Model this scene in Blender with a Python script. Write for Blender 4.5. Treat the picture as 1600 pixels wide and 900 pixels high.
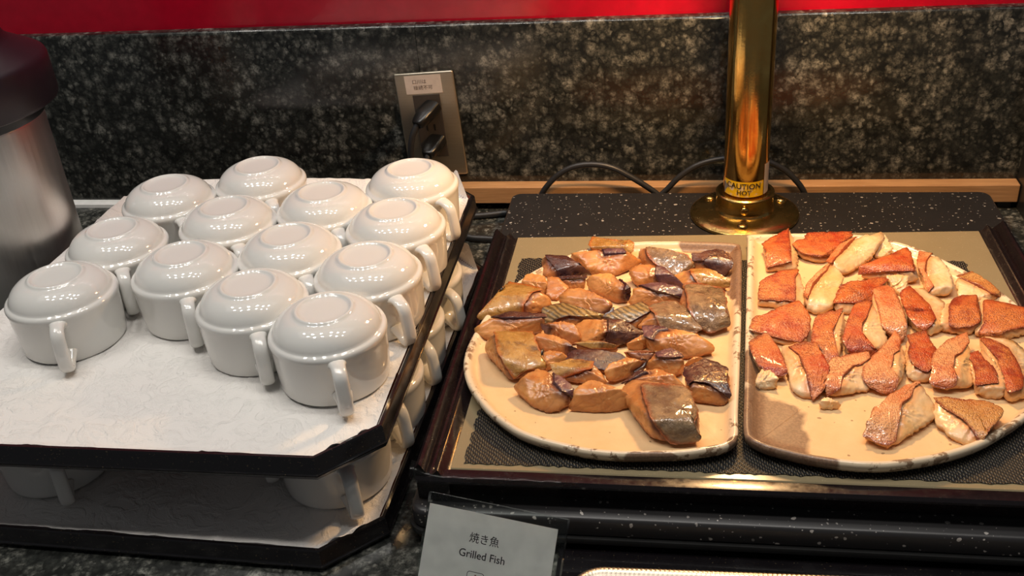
import bpy, bmesh, math, random
import numpy as np
from mathutils import Vector, Matrix, noise as mnoise

for o in list(bpy.data.objects):
    bpy.data.objects.remove(o, do_unlink=True)
random.seed(7)
SC = bpy.context.scene
COL = SC.collection
PI = math.pi
# world: millimetres in the numbers below, metres in the scene.  x along the wall, y towards the
# wall (wall face y = 0), z up from the countertop (z = 0).
# ------------------------------------------------------------------ camera
cam_d = bpy.data.cameras.new('camera')
cam = bpy.data.objects.new('camera', cam_d); COL.objects.link(cam)
cam_d.sensor_width = 36.0; cam_d.sensor_fit = 'HORIZONTAL'
cam_d.lens = 1604.33 / 1600 * 36
pitch, yaw, roll = math.radians(30.2334), math.radians(-10.5495), math.radians(-4.7317)
fwd = Vector((math.sin(yaw) * math.cos(pitch), math.cos(yaw) * math.cos(pitch), -math.sin(pitch)))
rgt = Vector((math.cos(yaw), -math.sin(yaw), 0)); up = rgt.cross(fwd)
r2 = rgt * math.cos(roll) + up * math.sin(roll); u2 = up * math.cos(roll) - rgt * math.sin(roll)
cam.matrix_world = Matrix(((r2.x, u2.x, -fwd.x, 0.0), (r2.y, u2.y, -fwd.y, -1.205),
                           (r2.z, u2.z, -fwd.z, 0.585), (0, 0, 0, 1)))
cam_d.clip_start = 0.02
SC.camera = cam
# ------------------------------------------------------------------ world, lights, exposure
w = bpy.data.worlds.new('World'); SC.world = w; w.use_nodes = True
bg = w.node_tree.nodes['Background']
bg.inputs[0].default_value = (0.95, 0.97, 1.0, 1); bg.inputs[1].default_value = 0.075
SC.view_settings.view_transform = 'Standard'
SC.view_settings.look = 'None'
SC.view_settings.gamma = 1.0
SC.view_settings.use_curve_mapping = False
SC.view_settings.exposure = 0.0

def lamp(name, kind, loc, power, color, **k):
    d = bpy.data.lights.new(name, kind); d.energy = power; d.color = color
    for a, b in k.items(): setattr(d, a, b)
    o = bpy.data.objects.new(name, d); COL.objects.link(o); o.location = loc
    return o
# soft fill added for the ceiling's diffuse bounce, straight above the cup trays
o = lamp('ceiling_bounce_fill', 'AREA', (-0.40, -0.42, 2.2), 5, (1.0, 0.97, 0.92), shape='RECTANGLE', size=2.8, size_y=1.1)
# the small ceiling downlights that leave the rows of sparks on the porcelain
for i in range(12):
    lamp('ceiling_downlight', 'POINT', (-1.22 + (i % 6) * 0.32 + (0.13 if i >= 6 else 0), -0.36 - 0.36 * (i // 6) - 0.05 * ((i * 5) % 3), 1.85 + 0.03 * ((i * 7) % 4)),
         8.0, (1.0, 0.955, 0.89), shadow_soft_size=0.048)
# ------------------------------------------------------------------ object helpers
def thing(name, label=None, cat=None, loc=(0, 0, 0), rotz=0.0, group=None):
    o = bpy.data.objects.new(name, None); COL.objects.link(o)
    o.empty_display_size = 0.02
    o.location = Vector(loc) / 1000; o.rotation_euler = (0, 0, rotz)
    tag(o, label, cat, group); return o
def tag(o, label=None, cat=None, group=None, kind=None):
    if label: o['label'] = label
    if cat: o['category'] = cat
    if group: o['group'] = group
    if kind: o['kind'] = kind
    return o
def link_mesh(name, me, mat=None, parent=None):
    o = bpy.data.objects.new(name, me); COL.objects.link(o)
    if mat: me.materials.append(mat)
    if parent is not None: o.parent = parent
    return o
def mesh(name, verts, faces, mat=None, parent=None, smooth=True, local=False, angle=None):
    """verts in mm, world coordinates unless local (parent has no rotation in the world case)."""
    V = np.asarray(verts, float) / 1000
    if parent is not None and not local: V = V - np.array(parent.location)
    me = bpy.data.meshes.new(name)
    me.from_pydata([tuple(v) for v in V], [], [tuple(int(i) for i in f) for f in faces])
    me.update()
    if smooth:
        me.polygons.foreach_set('use_smooth', [True] * len(me.polygons))
        if angle: me.set_sharp_from_angle(angle=math.radians(angle))
    return link_mesh(name, me, mat, parent)
def from_bm(name, bm, mat=None, parent=None, smooth=True, local=False, angle=None):
    s = 1 / 1000
    off = Vector((0, 0, 0)) if (parent is None or local) else Vector(parent.location)
    for v in bm.verts: v.co = v.co * s - off
    bmesh.ops.recalc_face_normals(bm, faces=bm.faces)
    me = bpy.data.meshes.new(name); bm.to_mesh(me); bm.free()
    if smooth:
        me.polygons.foreach_set('use_smooth', [True] * len(me.polygons))
        if angle: me.set_sharp_from_angle(angle=math.radians(angle))
    return link_mesh(name, me, mat, parent)
def box_bm(lo, hi, bevel=0.0, seg=2, bm=None):
    bm = bm or bmesh.new()
    r = bmesh.ops.create_cube(bm, size=1.0)
    for v in r['verts']:
        v.co = Vector([lo[i] + (v.co[i] + .5) * (hi[i] - lo[i]) for i in range(3)])
    if bevel:
        es = list({e for v in r['verts'] for e in v.link_edges})
        bmesh.ops.bevel(bm, geom=es, offset=bevel, segments=seg, profile=.5, affect='EDGES')
    return bm
def lathe(profile, n=64, cx=0, cy=0, cz=0):
    """profile: list of (r, z); closed at ends with r = 0."""
    V, Fs, rings = [], [], []
    for r, z in profile:
        if r < 1e-6:
            rings.append([len(V)]); V.append((cx, cy, cz + z))
        else:
            b = len(V); rings.append(list(range(b, b + n)))
            for k in range(n):
                a = 2 * PI * k / n; V.append((cx + r * math.cos(a), cy + r * math.sin(a), cz + z))
    for A, B in zip(rings, rings[1:]):
        if len(A) == 1 and len(B) == 1: continue
        for k in range(n):
            k2 = (k + 1) % n
            if len(A) == 1: Fs.append((A[0], B[k2], B[k]))
            elif len(B) == 1: Fs.append((A[k], A[k2], B[0]))
            else: Fs.append((A[k], A[k2], B[k2], B[k]))
    return V, Fs
def smooth_path(P, n=6, closed=False):
    P = [Vector(p) for p in P]; out = []; m = len(P)
    rng = range(m) if closed else range(m - 1)
    for i in rng:
        g = (lambda j: P[j % m]) if closed else (lambda j: P[max(0, min(m - 1, j))])
        a, b, c, d = g(i - 1), g(i), g(i + 1), g(i + 2)
        for k in range(n):
            t = k / n
            out.append(.5 * ((2 * b) + (c - a) * t + (2 * a - 5 * b + 4 * c - d) * t * t + (3 * b - a - 3 * c + d) * t ** 3))
    if not closed: out.append(P[-1])
    return out
def tube(path, ru, rv=None, n=12, upv=Vector((0, 0, 1)), power=1.0, caps=True):
    """sweep an ellipse (ru along the side vector, rv along the other) along a path."""
    rv = rv or ru; V, Fs = [], []; m = len(path); side = None
    for i, p in enumerate(path):
        t = (path[min(i + 1, m - 1)] - path[max(i - 1, 0)]).normalized()
        s = t.cross(upv) if side is None else side - t * side.dot(t)
        if s.length < 1e-4: s = t.cross(Vector((1, 0, 0)))
        s.normalize(); side = s; q = t.cross(s)
        a_, b_ = (ru(i / (m - 1)), rv(i / (m - 1))) if callable(ru) else (ru, rv)
        for k in range(n):
            a = 2 * PI * k / n
            c, d = math.cos(a), math.sin(a)
            c = math.copysign(abs(c) ** power, c); d = math.copysign(abs(d) ** power, d)
            V.append(p + s * a_ * c + q * b_ * d)
    for i in range(m - 1):
        for k in range(n):
            k2 = (k + 1) % n
            Fs.append((i * n + k, i * n + k2, (i + 1) * n + k2, (i + 1) * n + k))
    if caps:
        Fs.append(tuple(range(n - 1, -1, -1))); Fs.append(tuple((m - 1) * n + k for k in range(n)))
    return V, Fs
def loft(rings, closed=True, cap0=False, cap1=False):
    n = len(rings[0]); V = [p for r in rings for p in r]; Fs = []
    for i in range(len(rings) - 1):
        for k in range(n if closed else n - 1):
            k2 = (k + 1) % n
            Fs.append((i * n + k, i * n + k2, (i + 1) * n + k2, (i + 1) * n + k))
    if cap0: Fs.append(tuple(range(n - 1, -1, -1)))
    if cap1: Fs.append(tuple((len(rings) - 1) * n + k for k in range(n)))
    return V, Fs
def merge(*parts):
    V, Fs = [], []
    for v, f in parts:
        b = len(V); V += [tuple(p) for p in v]; Fs += [tuple(i + b for i in q) for q in f]
    return V, Fs
def rounded_rect(x0, y0, x1, y1, r, n=6):
    P = []
    for cx, cy, a0 in ((x1 - r, y1 - r, 0), (x0 + r, y1 - r, 90), (x0 + r, y0 + r, 180), (x1 - r, y0 + r, 270)):
        for k in range(n + 1):
            a = math.radians(a0 + 90 * k / n); P.append((cx + r * math.cos(a), cy + r * math.sin(a)))
    return P
def text(name, s, size, mat, M, parent, warp=None, bold=0.0):
    c = bpy.data.curves.new('t', 'FONT'); c.body = s; c.size = size / 1000; c.align_x = 'CENTER'; c.align_y = 'CENTER'
    c.offset = bold / 1000; c.resolution_u = 3
    t = bpy.data.objects.new('t', c); COL.objects.link(t)
    dg = bpy.context.evaluated_depsgraph_get(); dg.update()
    me = bpy.data.meshes.new_from_object(t.evaluated_get(dg))
    bpy.data.objects.remove(t, do_unlink=True)
    if warp is None: me.transform(M)
    else:
        for v in me.vertices: v.co = warp(v.co)
    me.materials.clear()
    me.name = name
    return link_mesh(name, me, mat, parent)

# ------------------------------------------------------------------ materials
MATS = {}
class NT:
    def __init__(s, name):
        s.m = bpy.data.materials.new(name); s.m.use_nodes = True; s.t = s.m.node_tree
        s.b = s.t.nodes['Principled BSDF']; MATS[name] = s.m
        s.tc = s.t.nodes.new('ShaderNodeTexCoord')
        s.oi = s.t.nodes.new('ShaderNodeObjectInfo')
    def node(s, typ, **k):
        n = s.t.nodes.new(typ)
        for a, b in k.items():
            if a.startswith('i_'): n.inputs[a[2:].replace('_', ' ')].default_value = b
            else: setattr(n, a, b)
        return n
    def link(s, a, b): s.t.links.new(a, b)
    def vec(s, rand=False):
        if not rand: return s.tc.outputs['Object']
        a = s.node('ShaderNodeVectorMath', operation='ADD')
        mul = s.node('ShaderNodeMath', operation='MULTIPLY'); mul.inputs[1].default_value = 13.7
        s.link(s.oi.outputs['Random'], mul.inputs[0])
        s.link(s.tc.outputs['Object'], a.inputs[0]); s.link(mul.outputs[0], a.inputs[1]); return a.outputs[0]
    def noise(s, scale, detail=4, rough=.55, dist=0., v=None):
        n = s.node('ShaderNodeTexNoise'); n.inputs['Scale'].default_value = scale; n.inputs['Detail'].default_value = detail
        n.inputs['Roughness'].default_value = rough; n.inputs['Distortion'].default_value = dist
        s.link(v or s.vec(), n.inputs['Vector']); return n
    def voro(s, scale, v=None, feature='F1', rnd=1.0):
        n = s.node('ShaderNodeTexVoronoi', feature=feature); n.inputs['Scale'].default_value = scale
        n.inputs['Randomness'].default_value = rnd
        s.link(v or s.vec(), n.inputs['Vector']); return n
    def ramp(s, fac, stops, interp='LINEAR'):
        n = s.node('ShaderNodeValToRGB'); n.color_ramp.interpolation = interp
        e = n.color_ramp.elements
        while len(e) < len(stops): e.new(.5)
        for el, (p, c) in zip(e, stops):
            el.position = p; el.color = (c, c, c, 1) if not isinstance(c, tuple) else (*c, 1)
        s.link(fac, n.inputs['Fac']); return n.outputs['Color']
    def mix(s, fac, a, b, mode='MIX'):
        n = s.node('ShaderNodeMix', data_type='RGBA', blend_type=mode)
        for sock, v in ((n.inputs[0], fac), (n.inputs[6], a), (n.inputs[7], b)):
            if isinstance(v, (int, float)): sock.default_value = v if sock.type == 'VALUE' else (v, v, v, 1)
            elif isinstance(v, tuple): sock.default_value = (*v, 1)
            else: s.link(v, sock)
        return n.outputs[2]
    def math(s, op, a, b=None):
        n = s.node('ShaderNodeMath', operation=op)
        for i, v in enumerate((a, b)):
            if v is None: continue
            if isinstance(v, (int, float)): n.inputs[i].default_value = v
            else: s.link(v, n.inputs[i])
        return n.outputs[0]
    def attr(s, name):
        n = s.node('ShaderNodeAttribute', attribute_name=name); return n.outputs['Fac']
    def warp(s, amount, scale, v=None):
        n = s.noise(scale, 3, v=v); v = v or s.vec()
        sub = s.node('ShaderNodeVectorMath', operation='SUBTRACT'); s.link(n.outputs['Color'], sub.inputs[0]); sub.inputs[1].default_value = (.5, .5, .5)
        sc = s.node('ShaderNodeVectorMath', operation='SCALE'); s.link(sub.outputs[0], sc.inputs[0]); sc.inputs['Scale'].default_value = amount
        ad = s.node('ShaderNodeVectorMath', operation='ADD'); s.link(v, ad.inputs[0]); s.link(sc.outputs[0], ad.inputs[1])
        return ad.outputs[0]
    def set(s, **k):
        for a, v in k.items():
            i = s.b.inputs[a.replace('_', ' ')]
            if isinstance(v, (int, float)): i.default_value = v
            elif isinstance(v, tuple): i.default_value = (*v, 1) if len(v) == 3 and i.type == 'RGBA' else v
            else: s.link(v, i)
        return s
    def bump(s, h, strength=.3, dist=.001):
        n = s.node('ShaderNodeBump'); n.inputs['Strength'].default_value = strength; n.inputs['Distance'].default_value = dist
        s.link(h, n.inputs['Height']); s.link(n.outputs[0], s.b.inputs['Normal']); return s
def plain(name, col, rough=.4, metal=0., coat=0., **k):
    m = NT(name)
    v = m.noise(60, 3).outputs['Fac']
    c = m.mix(m.ramp(v, [(.3, 0.0), (.7, 1.0)]), tuple(x * .9 for x in col), tuple(min(1, x * 1.08) for x in col))
    m.set(Base_Color=c, Roughness=rough, Metallic=metal, Coat_Weight=coat, **k)
    return m.m

# granite: black with grey green crystals
def granite(name, gain=1.0, rough=.12, sc=1.0):
    m = NT(name)
    g = gain; tot = None
    for s_, w_, lo, am in ((68, .012, .0, 1.0), (115, .008, .1, .9), (200, .006, .25, .7)):
        vo = m.voro(s_ * sc, m.warp(w_, 95 * sc)); k = m.node('ShaderNodeSeparateColor'); m.link(vo.outputs['Color'], k.inputs[0])
        body = m.ramp(vo.outputs['Distance'], [(.15, 1.0), (.75, 0.0)])
        pick = m.ramp(k.outputs[0], [(lo, 0.0), (1.0, am)])
        c = m.math('MULTIPLY', body, pick); tot = c if tot is None else m.math('MAXIMUM', tot, c)
    big = m.ramp(m.noise(16 * sc, 3, .5).outputs['Fac'], [(.35, .6), (.65, 1.2)])
    mot = m.ramp(m.noise(240 * sc, 6, .75).outputs['Fac'], [(.36, .15), (.60, 1.3)])
    tot = m.math('MULTIPLY', m.math('MULTIPLY', tot, big), mot)
    col = m.ramp(tot, [(.0, (.0065 * g, .007 * g, .0065 * g)), (.20, (.018 * g, .019 * g, .017 * g)), (.5, (.06 * g, .06 * g, .053 * g)), (1.0, (.15 * g, .148 * g, .13 * g))])
    m.set(Base_Color=col, Roughness=rough, Specular_IOR_Level=.5)
    return m.m
M_wall_granite = granite('wall_granite', 1.3, .13)
M_counter = granite('counter_granite', 2.0, .2)
M_red = plain('red_panel_paint', (.42, .002, .018), .22, coat=.3)
M_wood = NT('trim_wood')
_v = M_wood.node('ShaderNodeMapping'); _v.inputs['Scale'].default_value = (4, 60, 60); M_wood.link(M_wood.vec(), _v.inputs[0])
_n = M_wood.noise(6, 5, v=_v.outputs[0])
M_wood.set(Base_Color=M_wood.ramp(_n.outputs['Fac'], [(.3, (.36, .19, .085)), (.7, (.50, .28, .13))]), Roughness=.35); M_wood = M_wood.m
M_white = plain('white_sealant', (.75, .75, .73), .5)
M_black = plain('black_plastic', (.012, .012, .013), .35)
M_plug = plain('plug_plastic', (.006, .006, .006), .28)
M_ink2 = plain('faded_ink', (.13, .09, .075), .6)
M_rubber = plain('cable_rubber', (.02, .02, .022), .42)

m = NT('porcelain'); m.set(Base_Color=m.mix(m.noise(20, 2).outputs['Fac'], (.73, .72, .685), (.76, .75, .715)), Roughness=.035, Specular_IOR_Level=1.0,
    Subsurface_Weight=.05, Subsurface_Radius=(.004, .003, .002)); M_porc = m.m
m = NT('tray_lacquer'); f = m.noise(500, 2).outputs['Fac']
m.set(Base_Color=m.mix(m.ramp(f, [(.66, 0.0), (.72, .5)]), (.006, .005, .006), (.12, .09, .05)), Roughness=m.ramp(m.noise(35, 3).outputs['Fac'], [(.3, .12), (.7, .3)]), Coat_Weight=.4, Coat_Roughness=.08); M_lacq = m.m
m = NT('tray_inner_lacquer'); m.set(Base_Color=m.mix(m.noise(30, 3).outputs['Fac'], (.10, .022, .012), (.16, .04, .02)), Roughness=.25); M_brown = m.m
m = NT('napkin_cotton')
dm = m.node('ShaderNodeMapping'); dm.inputs['Rotation'].default_value = (0, 0, .5); m.link(m.vec(), dm.inputs[0])
wv = m.node('ShaderNodeTexWave', wave_type='RINGS'); wv.inputs['Scale'].default_value = 9; wv.inputs['Distortion'].default_value = 9; wv.inputs['Detail'].default_value = 2; m.link(dm.outputs[0], wv.inputs['Vector'])
pat = m.math('MULTIPLY', m.ramp(m.noise(34, 3, .55, 2.5).outputs['Fac'], [(.44, 0.0), (.56, 1.0)]), m.ramp(m.noise(150, 4, .7, 1.0).outputs['Fac'], [(.3, .3), (.7, 1.0)]))
thr = m.noise(1400, 2).outputs['Fac']
m.set(Base_Color=m.mix(m.math('MULTIPLY', pat, .5), (.83, .80, .765), (.86, .835, .80)), Roughness=.75, Sheen_Weight=.15)
m.bump(m.math('ADD', m.math('MULTIPLY', pat, 1.1), m.math('MULTIPLY', thr, .35)), .8, .0011); M_napkin = m.m
m = NT('brushed_steel')
mp = m.node('ShaderNodeMapping'); mp.inputs['Scale'].default_value = (160, 160, 4); m.link(m.vec(), mp.inputs[0])
br = m.noise(3, 4, v=mp.outputs[0]).outputs['Fac']
m.set(Base_Color=m.mix(br, (.74, .71, .67), (.86, .83, .79)), Metallic=.95, Roughness=m.ramp(br, [(.3, .28), (.7, .40)])); M_steel = m.m
m = NT('outlet_steel'); mp = m.node('ShaderNodeMapping'); mp.inputs['Scale'].default_value = (8, 300, 300); m.link(m.vec(), mp.inputs[0])
br = m.noise(3, 4, v=mp.outputs[0]).outputs['Fac']
m.set(Base_Color=m.mix(br, (.36, .32, .25), (.46, .41, .33)), Metallic=.9, Roughness=.34); M_osteel = m.m
M_purple = plain('pot_plastic', (.017, .009, .014), .36)
M_dgrey = plain('socket_plastic', (.045, .036, .03), .5)
M_label = plain('label_paper', (.62, .53, .47), .6)
M_ink = plain('print_ink', (.018, .012, .012), .6)
M_redink = plain('print_red', (.28, .05, .03), .6)
m = NT('brass'); n1 = m.noise(55, 5, .7).outputs['Fac']; n2 = m.noise(420, 3, .6).outputs['Fac']
m.set(Base_Color=m.mix(m.ramp(n1, [(.35, 0.0), (.75, 1.0)]), (.74, .47, .14), (.55, .31, .085)), Metallic=1.0, Roughness=m.ramp(n1, [(.35, .10), (.75, .22)]))
m.bump(n2, .12, .0004); M_brass = m.m
m = NT('brass_tarnished'); n1 = m.noise(60, 6, .7).outputs['Fac']; n2 = m.noise(300, 4, .6).outputs['Fac']
m.set(Base_Color=m.mix(m.ramp(n1, [(.35, 0.0), (.7, 1.0)]), (.66, .45, .15), (.36, .24, .085)), Metallic=1.0, Roughness=m.ramp(n1, [(.35, .16), (.75, .34)]))
m.bump(n2, .25, .0006); M_brass2 = m.m
m = NT('copper_shade'); m.set(Base_Color=m.mix(m.noise(20, 3).outputs['Fac'], (.75, .28, .12), (.85, .36, .16)), Metallic=1.0, Roughness=.22); M_copper = m.m
m = NT('speckled_stone'); v = m.warp(.006, 90)
vo = m.voro(165, v); k = m.node('ShaderNodeSeparateColor'); m.link(vo.outputs['Color'], k.inputs[0])
sz = m.math('MULTIPLY', m.math('POWER', k.outputs[0], 2.2), .30)
fl = m.math('LESS_THAN', vo.outputs['Distance'], sz)
vo2 = m.voro(360, v); k2 = m.node('ShaderNodeSeparateColor'); m.link(vo2.outputs['Color'], k2.inputs[0])
fl2 = m.math('LESS_THAN', vo2.outputs['Distance'], m.math('MULTIPLY', m.math('POWER', k2.outputs[0], 5.0), .26))
flk = m.math('MAXIMUM', fl, fl2)
m.set(Base_Color=m.mix(m.math('MULTIPLY', flk, m.math('ADD', m.math('MULTIPLY', k.outputs[1], .6), .35)), m.mix(m.noise(30, 4).outputs['Fac'], (.020, .019, .020), (.030, .028, .029)), (.50, .46, .42)), Roughness=.36); M_stone = m.m
m = NT('khaki_glass'); g = m.noise(900, 2).outputs['Fac']
m.set(Base_Color=m.mix(m.ramp(g, [(.68, 0.0), (.74, 1.0)]), m.mix(m.noise(25, 3).outputs['Fac'], (.25, .20, .115), (.29, .235, .14)), (.5, .42, .28)), Roughness=.16, Coat_Weight=.3); M_khaki = m.m
m = NT('woven_mesh')
v = m.warp(.010, 22)
w1 = m.node('ShaderNodeTexWave', bands_direction='DIAGONAL'); w1.inputs['Scale'].default_value = 135; w1.inputs['Distortion'].default_value = 2.2; w1.inputs['Detail'].default_value = 1; w1.inputs['Detail Scale'].default_value = .6; m.link(v, w1.inputs['Vector'])
w2 = m.node('ShaderNodeTexWave', bands_direction='X'); w2.inputs['Scale'].default_value = 165; w2.inputs['Distortion'].default_value = 2.5; w2.inputs['Detail'].default_value = 1; m.link(v, w2.inputs['Vector'])
ww = m.math('MULTIPLY', w1.outputs['Fac'], w2.outputs['Fac'])
m.set(Base_Color=m.mix(m.ramp(ww, [(.36, 0.0), (.62, 1.0)]), (.005, .005, .005), (.17, .135, .09)), Roughness=.5)
m.bump(ww, .8, .0012); M_meshmat = m.m
m = NT('clear_film'); m.set(Base_Color=(.02, .02, .02), Roughness=.12, Alpha=.14, Specular_IOR_Level=.8); M_film = m.m
m = NT('clear_acrylic'); m.set(Base_Color=(.92, .95, .94), Roughness=.06, Transmission_Weight=1.0, IOR=1.2); M_acryl = m.m
M_paper = plain('sign_paper', (.84, .81, .77), .7)
m = NT('silver_plate'); m.set(Base_Color=m.mix(m.noise(40, 3).outputs['Fac'], (.52, .45, .36), (.62, .55, .45)), Metallic=1.0, Roughness=.36); M_silver = m.m
M_yellow = NT('caution_yellow'); _w = M_yellow.ramp(M_yellow.noise(90, 5, .7).outputs['Fac'], [(.55, 0.0), (.62, 1.0)])
M_yellow.set(Base_Color=M_yellow.mix(_w, (.92, .58, .01), (.80, .66, .50)), Roughness=.45); M_yellow = M_yellow.m
M_grey = plain('worn_backing', (.30, .26, .24), .5)

def clay(name, patches):
    """cream orange glaze with bare brown clay where `patches` (x, y, r in mm) say, dark chips on the rim."""
    m = NT(name)
    rim = m.attr('rim')
    n = m.noise(28, 5, .6).outputs['Fac']; fine = m.noise(500, 3, .6).outputs['Fac']
    base = m.mix(m.ramp(n, [(.3, 0.0), (.7, 1.0)]), (.78, .505, .255), (.84, .585, .32))
    base = m.mix(m.math('MULTIPLY', rim, .75), base, (.74, .64, .49))
    sp = m.voro(160, m.warp(.01, 60)); k = m.node('ShaderNodeSeparateColor'); m.link(sp.outputs['Color'], k.inputs[0])
    spk = m.math('LESS_THAN', sp.outputs['Distance'], m.math('MULTIPLY', m.math('POWER', k.outputs[0], 4.0), .20))
    base = m.mix(m.math('MULTIPLY', spk, .6), base, (.12, .07, .035))
    chip = m.ramp(m.noise(75, 5, .65).outputs['Fac'], [(.53, 0.0), (.58, 1.0)])
    chip = m.math('MULTIPLY', chip, m.ramp(rim, [(.35, 0.0), (.8, 1.0)]))
    base = m.mix(m.math('MULTIPLY', chip, .85), base, (.20, .11, .055))
    tot = None
    sep = m.node('ShaderNodeSeparateXYZ'); m.link(m.warp(.03, 30), sep.inputs[0])
    for (px, py, ax, ay) in patches:
        dx = m.math('DIVIDE', m.math('SUBTRACT', sep.outputs[0], px / 1000), ax / 1000)
        dy = m.math('DIVIDE', m.math('SUBTRACT', sep.outputs[1], py / 1000), ay / 1000)
        d = m.math('ADD', m.math('MULTIPLY', dx, dx), m.math('MULTIPLY', dy, dy))
        f = m.ramp(d, [(.75, 1.0), (.95, 0.0)])
        tot = f if tot is None else m.math('MAXIMUM', tot, f)
    bare = m.mix(m.ramp(fine, [(.4, 0.0), (.7, 1.0)]), (.12, .055, .03), (.23, .125, .07))
    col = m.mix(m.math('MULTIPLY', tot, .9), base, bare)
    m.set(Base_Color=col, Roughness=m.ramp(tot, [(0., .22), (1., .45)]), Coat_Weight=.25, Coat_Roughness=.1)
    m.bump(m.math('ADD', m.math('MULTIPLY', n, .8), m.math('MULTIPLY', fine, .15)), .3, .0015)
    return m.m

def flesh(name, a, b, c, near, low):
    m = NT(name); v = m.vec(True)
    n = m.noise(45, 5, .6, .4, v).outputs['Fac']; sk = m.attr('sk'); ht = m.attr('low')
    big = m.noise(22, 3, .5, v=v).outputs['Fac']
    mp = m.node('ShaderNodeMapping'); mp.inputs['Rotation'].default_value = (.4, .9, .6); mp.inputs['Scale'].default_value = (1, 1, 2.6); m.link(m.warp(.016, 60, v), mp.inputs[0])
    wv = m.node('ShaderNodeTexWave', bands_direction='Z'); wv.inputs['Scale'].default_value = 26; wv.inputs['Distortion'].default_value = 3.5; wv.inputs['Detail'].default_value = 3; m.link(mp.outputs[0], wv.inputs['Vector'])
    col = m.mix(m.ramp(n, [(.34, 0.0), (.66, 1.0)]), a, b)
    col = m.mix(m.math('MULTIPLY', m.math('MULTIPLY', m.oi.outputs['Random'], m.ramp(big, [(.35, 0.0), (.65, 1.0)])), .9), col, c)
    col = m.mix(m.ramp(wv.outputs['Fac'], [(.0, .16), (.20, 0.0)]), col, tuple(x * .5 for x in c))
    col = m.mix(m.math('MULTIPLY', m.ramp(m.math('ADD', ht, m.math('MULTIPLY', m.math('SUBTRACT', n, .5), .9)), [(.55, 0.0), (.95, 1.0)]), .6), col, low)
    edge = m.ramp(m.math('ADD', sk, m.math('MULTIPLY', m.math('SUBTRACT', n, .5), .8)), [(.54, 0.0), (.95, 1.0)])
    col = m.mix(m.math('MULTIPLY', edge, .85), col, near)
    m.set(Base_Color=col, Roughness=m.ramp(n, [(.3, .22), (.7, .42)]), Coat_Weight=.25, Coat_Roughness=.12,
          Subsurface_Weight=.15, Subsurface_Radius=(.006, .003, .0015), Subsurface_Scale=.6)
    m.bump(m.math('ADD', m.math('MULTIPLY', wv.outputs['Fac'], .35), m.noise(200, 4, .55, v=v).outputs['Fac']), .28, .0014)
    return m.m
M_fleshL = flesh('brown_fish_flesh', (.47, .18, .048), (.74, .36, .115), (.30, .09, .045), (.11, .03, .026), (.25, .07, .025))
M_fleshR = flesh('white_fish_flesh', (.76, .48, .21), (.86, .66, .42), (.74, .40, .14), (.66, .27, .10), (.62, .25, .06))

def skin(name, a, b, dots=None, edge=None, spots=None, metal=0., rough=.28, coat=.6, stripes=False, bump=.5):
    m = NT(name); v = m.vec(True); e = m.attr('edge')
    n = m.noise(60, 5, .65, .5, v).outputs['Fac']; f = m.noise(330, 5, .7, v=v).outputs['Fac']
    col = m.mix(m.ramp(n, [(.36, 0.0), (.64, 1.0)]), a, b)
    h = m.math('ADD', n, m.math('MULTIPLY', f, .6))
    if dots:
        big = m.noise(20, 3, .5, .3, v).outputs['Fac']
        col = m.mix(m.ramp(big, [(.44, 0.0), (.66, .75)]), col, tuple(min(1, x * y) for x, y in zip(b, (1.08, 1.45, 1.6))))
        mp = m.node('ShaderNodeMapping'); mp.inputs['Scale'].default_value = (1, .7, 1); m.link(m.warp(.003, 120, v), mp.inputs[0])
        vo = m.voro(690, mp.outputs[0], rnd=.7); d = m.ramp(vo.outputs['Distance'], [(.14, 1.0), (.60, 0.0)])
        col = m.mix(m.math('MULTIPLY', d, m.ramp(m.noise(40, 3, v=v).outputs['Fac'], [(.38, .12), (.62, .85)])), col, dots)
        h = m.math('SUBTRACT', h, m.math('MULTIPLY', d, .45))
    if stripes:
        wv = m.node('ShaderNodeTexWave', bands_direction='DIAGONAL'); wv.inputs['Scale'].default_value = 85; wv.inputs['Distortion'].default_value = 3.5; wv.inputs['Detail'].default_value = 2; m.link(v, wv.inputs['Vector'])
        col = m.mix(m.ramp(wv.outputs['Fac'], [(.25, .75), (.6, 0.0)]), col, tuple(x * .3 for x in a)); h = m.math('ADD', h, m.math('MULTIPLY', wv.outputs['Fac'], .4))
    if spots:
        s = m.ramp(m.noise(38, 4, .6, .3, v).outputs['Fac'], [(.55, 0.0), (.68, 1.0)])
        col = m.mix(m.math('MULTIPLY', s, .85), col, spots)
    if edge:
        ef = m.ramp(m.math('ADD', e, m.math('MULTIPLY', m.math('SUBTRACT', n, .5), .7)), [(.06, .95), (.46, 0.0)])
        col = m.mix(ef, col, edge)
    m.set(Base_Color=col, Roughness=m.ramp(f, [(.3, rough * .75), (.7, rough * 1.4)]), Metallic=metal, Coat_Weight=coat, Coat_Roughness=.1)
    m.bump(h, bump, .0016)
    return m.m
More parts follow.
